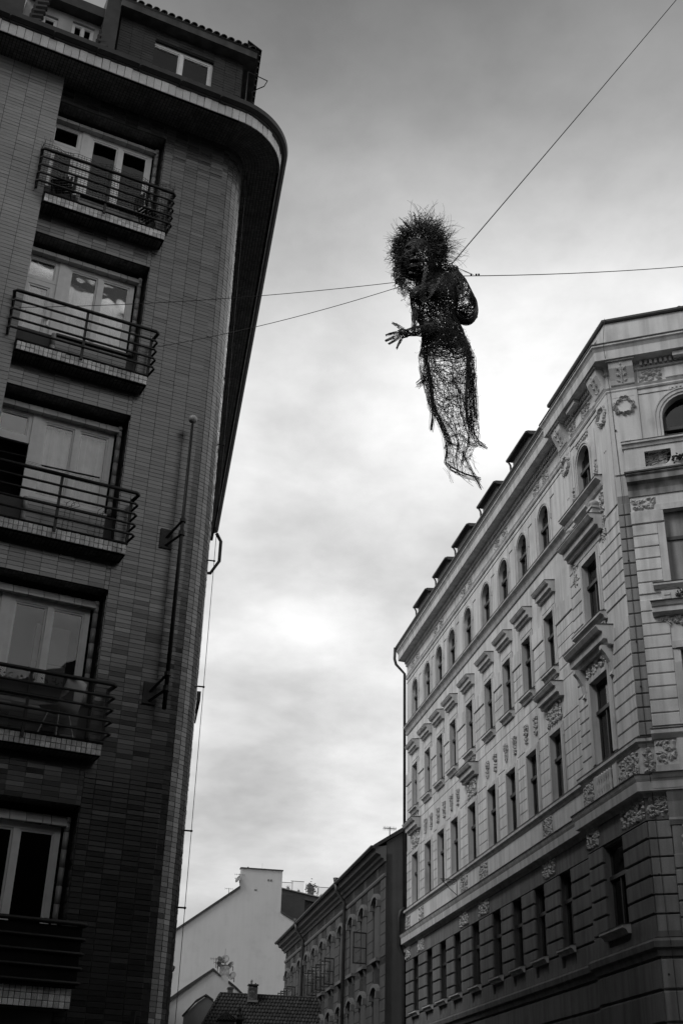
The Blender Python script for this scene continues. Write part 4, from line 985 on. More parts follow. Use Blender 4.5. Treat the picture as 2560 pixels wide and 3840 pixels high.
for k in range(120): leafblob(m, CF, r_.uniform(1.15, 1.6), 13.42+abs(r_.gauss(0, .08)), BO+.1+r_.uniform(0, .08), r_.uniform(0, 6), .06, .03, .02)
pl_ = obj('sill_plant', m, LEAF); tag(pl_, 'dark bushy plant on the ledge under the upper bay window', 'plant')
m = MB()
for k in range(60): leafblob(m, CF, r_.uniform(1.42, 1.8), 17.1+r_.gauss(0, .045), BO+.12+r_.uniform(0, .06), r_.uniform(0, 6), .07, .04, .03)
pl_ = obj('iron_rosette', m, FLASH); tag(pl_, 'dark leafy wreath fixed to the balcony parapet beside the ironwork opening', 'ornament')
obj('relief', relief(CF, .75, 2.8, 12.72, 13.0, BO+.02, 301, .9, .16, h=.06), RELIEF, bay)
# bay foot
m = MB(); m.prof(CF, BY0-.1, BY1+.1, [(BO-.1, 8.94), (BO+.10, 8.98), (BO+.10, 9.16), (BO+.14, 9.2), (BO+.20, 9.3), (BO-.1, 9.36)]); obj('bay_cornice', m, TRIM, bay)
m = MB(); m.prof(CF, BY0-.12, BY1+.1, [(BO-.1, 9.36), (BO+.215, 9.3), (BO+.215, 9.315), (BO-.1, 9.38)]); obj('flashing', m, FLASH, bay)
m = MB(); m.prof(CF, BY0-.04, BY1, [(BO, 10.08), (BO+.05, 10.1), (BO+.12, 10.2), (BO+.12, 10.3), (BO, 10.34)]); m.box(CF, .31, .80, BO, BO+.05, 9.36, 9.5); m.box(CF, .80, 3.0, BO, BO+.06, 9.36, 10.08); obj('bay_sill', m, TRIM, bay)
m = MB(); m.prof(CF, BY0-.06, BY1, [(BO, 10.34), (BO+.135, 10.3), (BO+.135, 10.315), (BO, 10.36)]); obj('flashing', m, FLASH, bay)
obj('relief', relief(CF, .33, .78, 9.5, 10.06, BO, 302, 1.4, .17, h=.05), RELIEF, bay)
m = MB(); m.box(CF, .50, 1.2, .0, .14, 5.9, 8.2); m.prof(CF, .46, 1.3, [(0, 8.2), (.16, 8.2), (.2, 8.3), (.16, 8.36), (.16, 8.7), (.22, 8.94), (0, 8.94)]); pil = obj('pilaster', m, STUCF, RB)
obj('relief', relief(CF, .66, 1.2, 7.0, 8.25, .14, 303, 1.1, .17, h=.06), RELIEF, pil)
for j in range(5): block(CF, .49, 1.21, .14, .03, 5.95+j*.33+.02, 5.95+(j+1)*.33-.02, .014, STUCF)
# ground floor courses
for j in range(9):
    z = 5.52-(j+1)*.62
    if z < 0: break
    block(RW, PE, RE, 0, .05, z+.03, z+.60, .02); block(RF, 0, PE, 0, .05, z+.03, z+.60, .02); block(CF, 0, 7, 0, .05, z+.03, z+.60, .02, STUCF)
# --- roof with dormers
m = MB(); m.add([RF.P(RE+.1, .05, 20.85), RF.P(3.6, .05, 20.85), RF.P(3.6, -3, 24.6), RF.P(RE+.1, -3, 24.6), RF.P(3.6, -10, 24.8), RF.P(RE+.1, -10, 24.8), CF.P(.4, -.4, 21.4), CF.P(7, -.4, 21.4), CF.P(7, -6, 24.6), CF.P(2, -3.6, 24.6)], [(0, 1, 2, 3), (3, 2, 4, 5), (6, 7, 8, 9), (1, 6, 9, 2)]); obj('roof', m, ROOF, RB)
for i, (a, b) in enumerate(((7.0, 8.8), (10.35, 12.15), (13.6, 15.4), (16.5, 18.2), (19.5, 21.3))):
    DO = -.50
    m = MB(); wall(m, RF, a+.1, b-.08, 20.9, 22.6, [(a+.3, b-.3, 21.5, 22.4)], DO, .1); m.box(Fr(RF.P(a+.1, DO, 0)[:2], -RF.o, -RF.d), .1, 2.2, -.1, 0, 20.9, 22.6); m.box(Fr(RF.P(b-.08, DO, 0)[:2], -RF.o, RF.d), .1, 2.2, -.1, 0, 20.9, 22.6)
    dm = obj('dormer', m, CLAD if 0 else mat('dark_dormer_sheet', .16, .6, .3, var=.15), RB)
    casement(RB, RF, a+.3, b-.3, 21.5, 22.4, DO-.04, WOOD, GLASSD, .05, name='dormer_window')
    DR = mat('dormer_roof_sheet', .075, .5, .4, var=.3, nscale=3, streak=.3)
    m = MB(); m.prof(RF, a-.05, b+.05, [(DO-2.3, 22.78), (DO+.02, 22.58), (DO+.10, 22.60), (DO+.10, 22.70), (DO-2.3, 22.92)]); obj('dormer_roof', m, DR, dm)
    m = MB(); m.tube([RF.P(a-.08, DO+.14, 22.60), RF.P(b+.08, DO+.14, 22.63)], .06, 7); m.tube([RF.P(b+.02, DO+.13, 22.58), RF.P(b-.02, DO+.07, 22.42), RF.P(b-.04, DO+.05, 21.6), RF.P(b-.04, DO+.2, 21.2)], .035, 6); obj('dormer_gutter', m, FLASH, dm, smooth=True)
    m = MB(); 
    for x in (a+.2, (a+b)/2, b-.2): m.tube([RF.P(x, DO+.3, 21.0), RF.P(x, DO+.3, 21.55)], .012, 4)
    m.tube([RF.P(a+.1, DO+.3, 21.55), RF.P(b-.1, DO+.3, 21.55)], .014, 4); m.tube([RF.P(a+.1, DO+.3, 21.3), RF.P(b-.1, DO+.3, 21.3)], .01, 4); obj('dormer_rail', m, RAIL, dm)
# far downpipe and its hook
m = MB(); rp_ = [(RE+.12, .34, 20.9), (RE+.12, .36, 20.4), (RE+.1, .3, 20.15), (RE+.06, -.06, 19.75), (RE+.06, -.06, 10.3)]; m.tube([RF.P(*p) for p in rp_], .06, 8)
m.tube([RF.P(RE+.06, -.06, 10.3), RF.P(RE+.06, .1, 10.15), RF.P(RE+.06, .16, 9.9), RF.P(RE+.06, .16, 8.9), RF.P(RE+.06, -.03, 8.5), RF.P(RE+.06, -.03, 0.2)], .06, 8); obj('downpipe', m, FLASH, RB, smooth=True)
m = MB(); m.tube([CF.P(.12, .06, 21.85), CF.P(.06, .5, 20.75), CF.P(.08, .06, 19.5), CF.P(.10, .045, 18.3), CF.P(.13, .05, 16.8), CF.P(.14, .05, 10.25), CF.P(.14, .2, 10.15), CF.P(.16, .34, 9.3), CF.P(.16, .08, 8.8), CF.P(.2, .1, 6), CF.P(.24, .2, 5.85), CF.P(.24, .07, 5.5), CF.P(.3, .07, 0)], .007, 4)
lw = obj('lightning_wire', m, CABLE, RB)
for z in (18.3, 14.6, 12.5, 11.4, 7.2, 5.2): m = MB(); m.ball(CF.P(.13, .05, z), .025, 6); obj('wire_clip', m, FLASH, lw)
# wrought iron sign bracket
t = thing('wrought_iron_bracket', RW.P(17.0-1.6, .1, 9.8), 'small black scrolled wrought iron bracket on the belt band of the pale corner block', 'bracket')
m = MB(); f = Fr(RW.P(14.9, 0, 0)[:2], RW.o, -RW.d)
m.tube([f.P(.05, 0, 10.0), f.P(.62, 0, 10.0)], .012, 5); m.tube([f.P(.05, 0, 10.0), f.P(.05, 0, 9.45)], .012, 5); m.tube([f.P(.05, 0, 9.5), f.P(.3, 0, 9.7), f.P(.58, 0, 9.98)], .012, 5)
for c_, rr0 in (((.18, 9.88), .09), ((.36, 9.92), .06)): m.tube([f.P(c_[0]+rr0*cos(a*.8)*(1-a*.07), 0, c_[1]+rr0*sin(a*.8)*(1-a*.07)) for a in range(12)], .008, 4)
obj('scroll', m, RAIL, t)

# ================================================================ third building with eyebrow hoods
cT = np.array([2.118, 47.466]); TF = Fr(cT, dR, -nR); TSF = Fr(cT, nR, -dR); TL = 24.2
TB = thing('grey_street_house', (*cT, 0), 'grey stuccoed house beyond the corner block with arched eyebrow window hoods and open casements', 'building')
TC = [1.45, 3.78, 5.98, 8.2, 10.45, 12.6, 14.7, 16.8, 18.9, 20.9, 22.95]
hs = []
for c in TC: hs += [(c-.46, c+.46, 8.62, 10.52), (c-.46, c+.46, 5.3, 7.2), (c-.17, c+.17, 11.66, 11.98)]
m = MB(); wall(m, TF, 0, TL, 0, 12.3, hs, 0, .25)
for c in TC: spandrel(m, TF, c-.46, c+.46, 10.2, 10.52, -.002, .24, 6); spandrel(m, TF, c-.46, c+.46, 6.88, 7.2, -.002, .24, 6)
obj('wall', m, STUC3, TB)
m = MB(); m.poly(TSF, [(0, 0), (10, 0), (10, 17.5), (8, 17.3), (.67, 13.17), (.02, 12.75), (0, 12.3)], -TL, -.0); side = obj('side_wall', m, STUC3, TB)
m.v and None
m = MB(); m.poly(TSF, [(-.5, 12.46), (.0, 12.78), (.67, 13.2), (8, 17.35), (8, 17.5), (.6, 13.32), (-.5, 12.6)], -TL-.3, .06); obj('roof', m, mat('grey_roof_edge', .05, .8, .2, var=.3), TB)
m = MB(); m.prof(TF, -.02, TL+.3, [(0, 12.0), (.06, 12.0), (.1, 12.1), (.2, 12.14), (.22, 12.24), (.40, 12.3), (.42, 12.42), (.48, 12.46), (.48, 12.52), (0, 12.6)]); obj('cornice', m, STUC3T, TB)
m = MB(); m.prof(TF, -.02, TL+.02, [(0, 11.42), (.05, 11.44), (.08, 11.5), (.08, 11.56), (0, 11.6)]); obj('string_course', m, STUC3T, TB)
m = MB(); m.prof(TF, 0, TL+.4, [(.46, 12.50), (.56, 12.46), (.62, 12.52), (.62, 12.57), (.46, 12.58)]); obj('roof_gutter', m, FLASH, TB)
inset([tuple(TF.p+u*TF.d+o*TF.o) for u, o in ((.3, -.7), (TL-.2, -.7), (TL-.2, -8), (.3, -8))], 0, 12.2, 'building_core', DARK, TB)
openl = {1: 1, 4: 1, 5: 1, 6: 1, 9: 1, 10: 1, 8: 0}
def brow(fr, c, z0, parent):
    m = MB(); n = 8; pr_ = []
    for (r0, r1, o1) in ((.50, .60, .07), (.57, .66, .15)):
        ins = [(c+r0*cos(pi*(.06+.88*i/n)), z0+.62*r0*sin(pi*(.06+.88*i/n))) for i in range(n+1)]; ou = [(c+r1*cos(pi*(.06+.88*i/n)), z0+.05+.66*r1*sin(pi*(.06+.88*i/n))) for i in range(n+1)]
        for i in range(n):
            vs = [fr.P(x, o, z) for o in (o1, -.0) for x, z in (ins[i], ou[i], ou[i+1], ins[i+1])]
            m.add(vs, [(0, 1, 2, 3), (0, 4, 5, 1), (1, 5, 6, 2), (3, 2, 6, 7), (0, 3, 7, 4)], fr.flip)
    for s_ in (-1, 1): m.box(fr, c+s_*.60-.08, c+s_*.60+.08, 0, .18, z0-.08, z0+.16)
    obj('hood', m, STUC3T, parent)
for i, c in enumerate(TC):
    for fl, (a, b) in enumerate(((8.62, 10.52), (5.3, 7.2))):
        if fl == 1 and i > 8: continue
        wo = casement(TB, TF, c-.46, c+.46, a, b, -.12, WOOD, GLASS, .06, curtain=(.0 if i % 3 != 1 else None), trans=a+1.15)
        brow(TF, c, b+.02, wo)
        m = MB(); m.box(TF, c-.56, c+.56, 0, .17, a-.14, a-.02); sl_ = obj('sill', m, STUC3T, wo)
        for s_ in (-.42, .42): m = MB(); m.prof(TF, c+s_-.05, c+s_+.05, [(0, a-.14), (.12, a-.14), (.08, a-.3), (.03, a-.42), (0, a-.44)]); obj('sill_bracket', m, STUC3T, sl_)
        if fl == 0 and openl.get(i):
            for uu, an in ((c-.42, 100), (c+.42, 84)):
                if i in (1,) and uu > c: continue
                f = Fr(TF.P(uu, -.02, 0)[:2], cos(radians(an))*TF.d+sin(radians(an))*TF.o, -sin(radians(an))*TF.d+cos(radians(an))*TF.o)
                m = MB(); z0_, z1_ = a+.04, a+1.18; w_ = .5 if i != 1 else .60
                if i == 1: z1_ = a+1.25
                m.box(f, 0, w_, -.02, .02, z0_, z0_+.05); m.box(f, 0, w_, -.02, .02, z1_-.05, z1_); m.box(f, 0, .05, -.02, .02, z0_+.05, z1_-.05); m.box(f, w_-.05, w_, -.02, .02, z0_+.05, z1_-.05); m.box(f, .05, w_-.05, -.015, .015, (z0_+z1_)/2-.02, (z0_+z1_)/2+.02)
                le = obj('open_casement', m, WOOD, wo); p = MB(); p.box(f, .05, w_-.05, -.003, .003, z0_+.05, z1_-.05); obj('pane', p, GLASS, le)
    m = MB(); m.box(TF, c-.15, c+.15, -.2, -.15, 11.66, 11.98); obj('attic_vent', m, DARK, TB)
for i in range(len(TC)+1):       # scored joints as shallow raised courses between the windows
    x0 = 0 if i == 0 else TC[i-1]+.62; x1 = TL if i == len(TC) else TC[i]-.62
    for zz0, n_ in ((8.55, 7), (5.0, 8)):
        for j in range(n_):
            z = zz0+j*.41
            m = MB(); m.cbox(TF, x0, x1, -.002, .018, z+.008, z+.402, .006); obj('stone_block', m, STUC3, TB)
for u in (7.25, 17.75):
    m = MB(); m.tube([TF.P(u, .56, 12.5), TF.P(u, .5, 12.2), TF.P(u, .14, 11.7), TF.P(u, .14, 0)], .075, 8); m.tube([TF.P(u, .55, 12.5), TF.P(u, .55, 12.75)], [.08, .13], 8); obj('downpipe', m, FLASH, TB, smooth=True)
def yagi(name, fr, u, o, z, h, L_, label, n=7, ang=0, parent=None, grp=None):
    t = thing(name, fr.P(u, o, z), label, 'antenna', grp); f = fr.sub(u, o, ang)
    m = MB(); m.tube([f.P(0, 0, z), f.P(0, 0, z+h)], .02, 5); obj('mast', m, CABLE, t)
    m = MB(); m.tube([f.P(-L_*.5, 0, z+h*.9), f.P(L_*.5, 0, z+h*.9)], .012, 4)
    for i in range(n): x = -L_*.5+L_*i/(n-1); m.tube([f.P(x, -.13, z+h*.9), f.P(x, .13, z+h*.9)], .008, 3); m.tube([f.P(x, 0, z+h*.9-.09), f.P(x, 0, z+h*.9+.09)], .007, 3)
    obj('boom', m, CABLE, t); return t
yagi('rooftop_antenna', TSF, .42, -1.2, 12.9, .75, .5, 'small grid television antenna on the near roof slope of the grey street house', 9)

# ================================================================ houses at the end of the street
uG = B(-10.73+90); oG = -B(-10.73)
def plane(dist): return Fr(dist*B(-10.73), uG, oG)
GF = plane(95)
GB = thing('white_gable_house', (*GF.P(10, 0, 0)[:2], 0), 'tall white blind gable wall with dark sloping coping and square block on top', 'building')
out_ = [(3.5, 0), (20, 0), (20, 15.6), (15.74, 17.85), (14.17, 18.60), (10.93, 20.24), (6.3, 16.75), (3.5, 14.6)]
m = MB(); m.poly(GF, out_, -14, 0); m.poly(GF, [(10.93, 20.24), (14.17, 18.60), (14.17, 21.66), (10.93, 21.66)], -.5, 0); obj('gable_wall', m, STUC4, GB)
m = MB(); m.poly(GF, [(10.93, 20.12), (10.93, 20.34), (3.4, 14.72), (3.4, 14.5)], -1, .12); obj('coping', m, FLASH, GB)
m = MB(); m.poly(GF, [(14.17, 18.52), (20, 15.5), (20, 15.65), (14.17, 18.66)], -14, .1); obj('coping', m, FLASH, GB)
m = MB(); m.box(GF, 10.87, 14.23, -.55, .1, 21.66, 21.72); obj('parapet_coping', m, FLASH, GB)
for u, z, w_, h_ in ((13.04, 20.82, .13, .13), (13.25, 20.82, .13, .13), (12.05, 20.05, .2, .09)):
    m = MB(); m.box(GF, u, u+w_, 0, .03, z, z+h_); obj('wall_vent', m, mat('grey_vent', .14), GB)
m = MB(); m.tube([GF.P(11.5, -.3, 21.7), GF.P(11.5, -.3, 21.85)], .06, 6); obj('roof_vent', m, FLASH, GB)
m = MB(); m.tube([GF.P(12.8, -.3, 21.7), GF.P(12.8, -.3, 21.8)], .07, 6); obj('roof_vent', m, FLASH, GB)
m = MB(); m.tube([GF.P(12.6, -.3, 21.7), GF.P(12.6, -.3, 22.2)], .008, 4); obj('aerial_wire', m, CABLE, GB)
def dish(fr, u, o, z, r, yaw, label, grp=None, tilt=.45):
    t = thing('satellite_dish', fr.P(u, o, z), label, 'satellite dish', grp); m = MB(); n, k = 16, 5
    dx = Vector((*(fr.d*cos(yaw)+fr.o*sin(yaw)), 0)); fw_ = Vector((*(-sin(yaw)*fr.d+cos(yaw)*fr.o), 0)); up = Vector((0, 0, 1)); f2 = (fw_*cos(tilt)+up*sin(tilt)); u2 = (up*cos(tilt)-fw_*sin(tilt)); c = Vector(fr.P(u, o, z))
    vs = [tuple(c)]+[tuple(c+dx*(r*j/k*cos(2*pi*i/n))+u2*(r*1.1*j/k*sin(2*pi*i/n))+f2*(.18*r*(j/k)**2)) for j in range(1, k+1) for i in range(n)]
    m.add(vs, [(0, 1+i, 1+(i+1) % n) for i in range(n)]+[(1+j*n+i, 1+(j+1)*n+i, 1+(j+1)*n+(i+1) % n, 1+j*n+(i+1) % n) for j in range(k-1) for i in range(n)])
    d_ = obj('reflector', m, DISH, t, smooth=True); md = d_.modifiers.new('thickness', 'SOLIDIFY'); md.thickness = .02
    m = MB(); m.tube([tuple(c-u2*r*.9), tuple(c-u2*r*.3+f2*r*.9)], .012, 4); m.tube([tuple(c-u2*r*.38+f2*r*.85), tuple(c-u2*r*.2+f2*r*1.0)], .035, 6); obj('feed_arm', m, FLASH, t)
    m = MB(); m.tube([tuple(c-f2*.02), tuple(c-f2*.2), (c.x-f2.x*.2, c.y-f2.y*.2, z-r*1.4)], .025, 5); obj('mount', m, FLASH, t)
dish(GF, 10.74, .1, 20.78, .27, 1.1, 'pale satellite dish against the left edge of the white chimney block high on the gable')
yagi('rooftop_antenna', GF, 10.84, .15, 20.5, .7, .75, 'thin television antenna above the dish at the chimney block edge', 6)
yagi('rooftop_antenna', GF, 10.2, -1, 19.7, .6, .6, 'short antenna standing on the sloping roof left of the chimney block', 5)
# modern dark addition with roof terrace
MF = plane(97)
MO = thing('dark_clad_addition', (*MF.P(16, 0, 0)[:2], 0), 'dark ribbed metal rooftop addition with shuttered loggia and glass railed terrace beside white gable', 'building')
m = MB(); m.poly(MF, [(14.2, 14), (22, 14), (22, 19.6), (14.2, 20.72)], -8, -.6); m.poly(MF, [(14.35, 17), (16.35, 17), (16.35, 20.36), (14.35, 20.7)], -.6, 0); m.poly(MF, [(16.35, 19.98), (20, 19.4), (20, 19.8), (16.35, 20.36)], -.6, 0); obj('wall', m, CLAD, MO)
m = MB()
for i in range(26): m.box(MF, 14.4+i*.075, 14.43+i*.075, 0, .02, 17, 20.3)
obj('cladding_rib', m, CLAD, MO, kind='stuff')
m = MB()
for i in range(14): m.box(MF, 16.4, 20, -.3, -.27, 19.95-i*.085, 20.0-i*.085)
obj('shutter_slats', m, FLASH, MO, kind='stuff')
m = MB(); m.box(MF, 16.35, 20, -.5, -.45, 17, 18.75); obj('loggia_window', m, PALE, MO)
m = MB(); m.poly(MF, [(14.3, 20.72), (20, 19.8), (20, 19.86), (14.3, 20.80)], -4, .15); obj('terrace_edge', m, PALE, MO)
for i, (a, b) in enumerate(((14.4, 15.3), (15.35, 16.4), (16.45, 17.4), (17.45, 18.3))):
    h0 = 20.78-(a-14.4)*.16; p = MB(); p.box(MF, a, b, -.05+(-1.0 if i == 1 else 0), -.04+(-1.0 if i == 1 else 0), h0-.1, h0+.42+(.5 if i == 1 else .1*i)); gp_ = obj('glass_balustrade', p, mat('pale_glass', .45, .2, .6), MO)
    p.v and None
    gm = gp_.data.materials; gm[0] = GLASS
    r_m = MB(); r_m.box(MF, a-.02, b+.02, -.06+(-1.0 if i == 1 else 0), -.03+(-1.0 if i == 1 else 0), h0+.42+(.5 if i == 1 else .1*i), h0+.46+(.5 if i == 1 else .1*i)); obj('handrail', r_m, CABLE, MO)
    r_m = MB(); r_m.box(MF, b, b+.03, -.06, -.02, h0-.1, h0+.6); obj('rail_post', r_m, CABLE, MO)
def pot(u, z, r, label, n=90):
    t = thing('potted_plant', MF.P(u, -.5, z), label, 'potted plant', 'potted plants on the roof terrace'); m = MB(); m.lathe(MF.P(u, -.5, z), [(r*.5, 0), (r*.7, r*.9)], 8); obj('pot', m, PALE, t)
    m = MB()
    for k in range(n): leafblob(m, MF, u+R.gauss(0, r*.5), z+r*1.6+R.gauss(0, r*.6), -.5+R.gauss(0, r*.5), R.uniform(0, 6), r*.5, r*.2, .02)
    obj('foliage', m, LEAF, t, kind='stuff')
pot(15.05, 20.66, .14, 'small dark potted plant near the white gable on the roof terrace'); pot(15.9, 20.55, .10, 'smallest potted plant in the middle of the roof terrace'); pot(16.9, 20.4, .32, 'large bushy potted plant beside the curved hoop on the roof terrace', 260); pot(17.75, 20.2, .15, 'low potted plant at the right end of the roof terrace')
t = thing('garden_hoop', MF.P(17.3, -.4, 20.3), 'thin curved hoop rising from the roof terrace beside the bushy plant', 'hoop'); m = MB(); m.tube([MF.P(16.9+.55*sin(a*.35), -.4, 20.3+.95*cos((a-1)*.28)) for a in range(8)], .02, 5); obj('hoop', m, CABLE, t)

# small white house with dishes on its chimney
SGF = plane(75)
SB = thing('small_gable_house', (*SGF.P(7, 0, 0)[:2], 0), 'lower white gable house with dark coping and stepped end below the tall blind gable', 'building')
m = MB(); m.poly(SGF, [(3.5, 0), (9.2, 0), (9.2, 10.15), (8.5, 10.72), (8.3, 10.83), (8.3, 11.16), (7.81, 11.18), (7.36, 11.5), (4.85, 9.62), (3.5, 8.6)], -8, 0); obj('gable_wall', m, STUC4, SB)
m = MB(); m.poly(SGF, [(7.36, 11.46), (7.36, 11.60), (5.75, 10.46), (4.4, 9.40), (4.4, 9.12), (5.9, 10.32)], -8, .1); obj('coping', m, FLASH, SB)
m = MB(); m.poly(SGF, [(7.36, 11.46), (7.83, 11.14), (7.83, 11.22), (7.36, 11.60)], -8, .1); obj('coping', m, FLASH, SB)
m = MB(); m.poly(SGF, [(8.3, 10.80), (8.55, 10.66), (8.8, 10.5), (9.25, 10.1), (9.25, 10.24), (8.8, 10.62), (8.32, 10.95)], -8, .1); obj('coping', m, ROOFT, SB)
m = MB(); m.box(SGF, 7.76, 8.33, -.6, -.02, 11.1, 11.78); ch = obj('chimney', m, mat('peeling_white_chimney', .42, .9, .2, var=.5, nscale=6, stain=.6), SB)
m = MB(); m.box(SGF, 7.74, 8.35, -.62, 0, 11.78, 11.82); obj('chimney_cap', m, BRICK, ch)
G_ = 'satellite dishes on the white chimney'
dish(SGF, 8.03, -.1, 12.13, .25, .35, 'largest satellite dish, above the middle of the peeling white chimney', G_); dish(SGF, 7.72, .05, 12.08, .19, -.5, 'satellite dish at the upper left of the peeling white chimney', G_)
dish(SGF, 7.68, .05, 11.82, .16, -.4, 'satellite dish at the lower left of the peeling white chimney', G_); dish(SGF, 8.40, -.1, 11.83, .21, .9, 'satellite dish at the right side of the peeling white chimney', G_)
dish(SGF, 8.52, .05, 11.22, .23, .7, 'lone satellite dish on a short pole right below the white chimney', G_)
yagi('rooftop_antenna', SGF, 7.5, .1, 11.6, .55, .7, 'long thin yagi antenna pointing left from the dish chimney', 8)
yagi('rooftop_antenna', SGF, 7.62, .15, 11.4, .55, .5, 'shorter yagi antenna below the longer one on the dish chimney', 6)
m = MB(); m.tube([SGF.P(8.03, -.2, 11.8), SGF.P(8.03, -.2, 12.75)], .012, 4); obj('aerial_wire', m, CABLE, SB)
# tiled hip roof house in front, chimneys
HF = plane(60); k_ = 60/75
def hz(z): return 1.6+(z-1.6)*k_
HB = thing('tiled_hip_roof_house', (*HF.P(8, 0, 0)[:2], 0), 'low house under a dark pantiled hip roof at the end of the street', 'building')
rz = hz(10.2)
m = MB(); A_ = HF.P(7.9*k_, -6*0, rz); v = [HF.P(7.9*k_, 0, rz), HF.P(14, 0, rz), HF.P(14, 4.5, rz-3.6), HF.P(4.2, 4.5, rz-3.6), HF.P(4.2, -5, rz-3.6), HF.P(14, -5, rz-3.6)]
m.add(v, [(3, 2, 1, 0), (4, 3, 0), (1, 5, 4, 0)]); obj('roof', m, ROOFT, HB)
m = MB(); m.box(HF, 4.4, 14, -4.8, 4.2, 0, rz-3.6); obj('wall', m, STUC4, HB)
tl = MB(); px_, py_ = .155, .27
sl_len = sqrt(4.5**2+3.6**2); nr_ = int(sl_len/py_)
for j in range(nr_):
    t0 = j/nr_; o0 = 4.5*(1-t0); zz = rz-3.6*(1-t0); left = 4.2+(7.9*k_-4.2)*t0
    n_ = int((14-left)/px_)
    for i in range(n_):
        u = left+i*px_; e = R.uniform(-.006, .006)
        vs = []
        for dd in (0, 1):
            oo = o0-dd*py_*.8; z_ = zz+dd*py_*.64-.0
            for q_ in range(4): a = pi*q_/3; vs.append(HF.P(u+px_*.5-px_*.42*cos(a), oo+.04*(1-dd)+e, z_+.05*sin(a)+.045*(1-dd)+e))
        tl.add(vs, [(0, 1, 5, 4), (1, 2, 6, 5), (2, 3, 7, 6), (0, 3, 2, 1)], HF.flip)
obj('roof_tile_field', tl, ROOFT, HB, kind='stuff')
m = MB()
for i in range(48): m.tube([HF.P(7.9*k_+i*.16, 0, rz+.02), HF.P(7.9*k_+i*.16+.17, 0, rz+.025)], [.075, .06], 6)
obj('ridge_tile_row', m, ROOFT, HB, kind='stuff')
hip = MB()
for i in range(34):
    t0 = i/34; a = Vector(HF.P(7.9*k_, 0, rz+.04)); b = Vector(HF.P(4.2, 4.5, rz-3.56)); p0, p1 = a.lerp(b, t0), a.lerp(b, t0+.034); hip.tube([p0, p1], [.06, .08], 6)
obj('hip_tile_row', hip, ROOFT, HB, kind='stuff')
ck = thing('brick_chimney', HF.P(9.72*k_, .3, hz(9.9)), 'square brick chimney with small pots rising from the dark pantiled hip roof', 'chimney')
zb, zt_ = hz(9.84), hz(10.68); cu0, cu1 = 9.45*k_, 9.97*k_
for r_ in range(int((zt_-zb)/.062)):
    z = zb+r_*.062; off = .07 if r_ % 2 else 0
    for f_, x0, x1 in ((Fr(HF.P(0, .55, 0)[:2], HF.d, HF.o), cu0, cu1), (Fr(HF.P(cu0, .55, 0)[:2], -HF.o, -HF.d), 0, .45)):
        x = x0-off
        while x < x1:
            a, b = max(x, x0), min(x+.135, x1)
            if b-a > .03: m = MB(); m.box(f_, a+.004, b-.004, -.05, R.uniform(-.004, .004), z+.004, z+.058); obj('brick', m, BRICK, ck)
            x += .14
m = MB(); m.box(HF, cu0+.03, cu1-.03, .12, .52, zb-.3, zt_-.01); obj('core', m, MORTAR2, ck)
m = MB(); m.box(HF, cu0-.03, cu1+.03, .08, .58, zt_, zt_+.06); obj('cap', m, FLASH, ck)
m = MB(); m.lathe(HF.P((cu0+cu1)/2-.08, .3, zt_+.06), [(.05, 0), (.05, .14), (.07, .15), (.04, .22)], 8); obj('chimney_pot', m, PALE, ck); m = MB(); m.lathe(HF.P((cu0+cu1)/2+.12, .3, zt_+.06), [(.03, 0), (.03, .08)], 6); obj('chimney_pot', m, FLASH, ck)
m = MB(); m.box(HF, cu0-.05, cu1+.02, .5, .66, zb-.06, zb+.03); obj('lead_flashing', m, PALE, ck)
c2 = thing('small_chimney', HF.P(6.75, -.6, rz), 'low dark chimney stack behind the ridge left of the brick chimney', 'chimney')
m = MB(); m.box(HF, 8.42*k_, 8.7*k_, -1, -.6, rz-.5, rz+.33); m.box(HF, 8.38*k_, 8.74*k_, -1.02, -.58, rz+.33, rz+.40); obj('stack', m, BRICK, c2); m = MB(); m.box(HF, 8.7*k_, 8.92*k_, -1, -.6, rz-.5, rz+.10); obj('lower_stack', m, BRICK, c2)
# lower wing and lantern turret, finial
wg = thing('low_parapet_wall', plane(66).P(5.6, 0, 7), 'low sloping rendered parapet with tiled coping left of the pantiled hip roof', 'wall')
WF_ = plane(66); kk = 66/75; hw = lambda z: 1.6+(z-1.6)*kk
m = MB(); m.poly(WF_, [(5.7*kk, 0), (7.6*kk, 0), (7.6*kk, hw(9.75)), (7.1*kk, hw(10.04)), (6.6*kk, hw(9.7)), (5.9*kk, hw(8.98))], -.5, 0); obj('wall', m, STUC3T, wg)
m = MB(); m.poly(WF_, [(5.85*kk, hw(8.9)), (6.55*kk, hw(9.72)), (7.05*kk, hw(10.06)), (7.5*kk, hw(9.82)), (7.5*kk, hw(9.90)), (7.05*kk, hw(10.16)), (6.5*kk, hw(9.82)), (5.8*kk, hw(9.0))], -.55, .06); obj('coping', m, ROOFT, wg)
TU = plane(50); ku = 50/75; hu_ = lambda z: 1.6+(z-1.6)*ku
t = thing('roof_turret', TU.P(8.3*ku, 0, 5), 'small tiled pyramid turret roof at the bottom centre edge', 'turret')
m = MB(); b0 = [TU.P(u, o, hu_(8.75)) for u, o in ((7.75*ku, .45), (8.85*ku, .45), (8.85*ku, -.4), (7.75*ku, -.4))]; ap = TU.P(8.3*ku, 0, hu_(9.28))
m.add(b0+[ap], [(0, 1, 4), (1, 2, 4), (2, 3, 4), (3, 0, 4)]); obj('roof', m, ROOFT, t); m = MB(); m.box(TU, 7.85*ku, 8.75*ku, -.3, .35, 3, hu_(8.75)); obj('wall', m, FLASH, t)
for i in range(7): q = i/6; m = MB(); m.tube([TU.P(7.75*ku+1.1*ku*q, .45, hu_(8.77)), ap], [.035, .015], 5); obj('ridge_tile', m, ROOFT, t)
t = thing('finial_post', TU.P(9.05*ku, 0, 5), 'dark turned finial post beside the small turret at the bottom edge', 'finial')
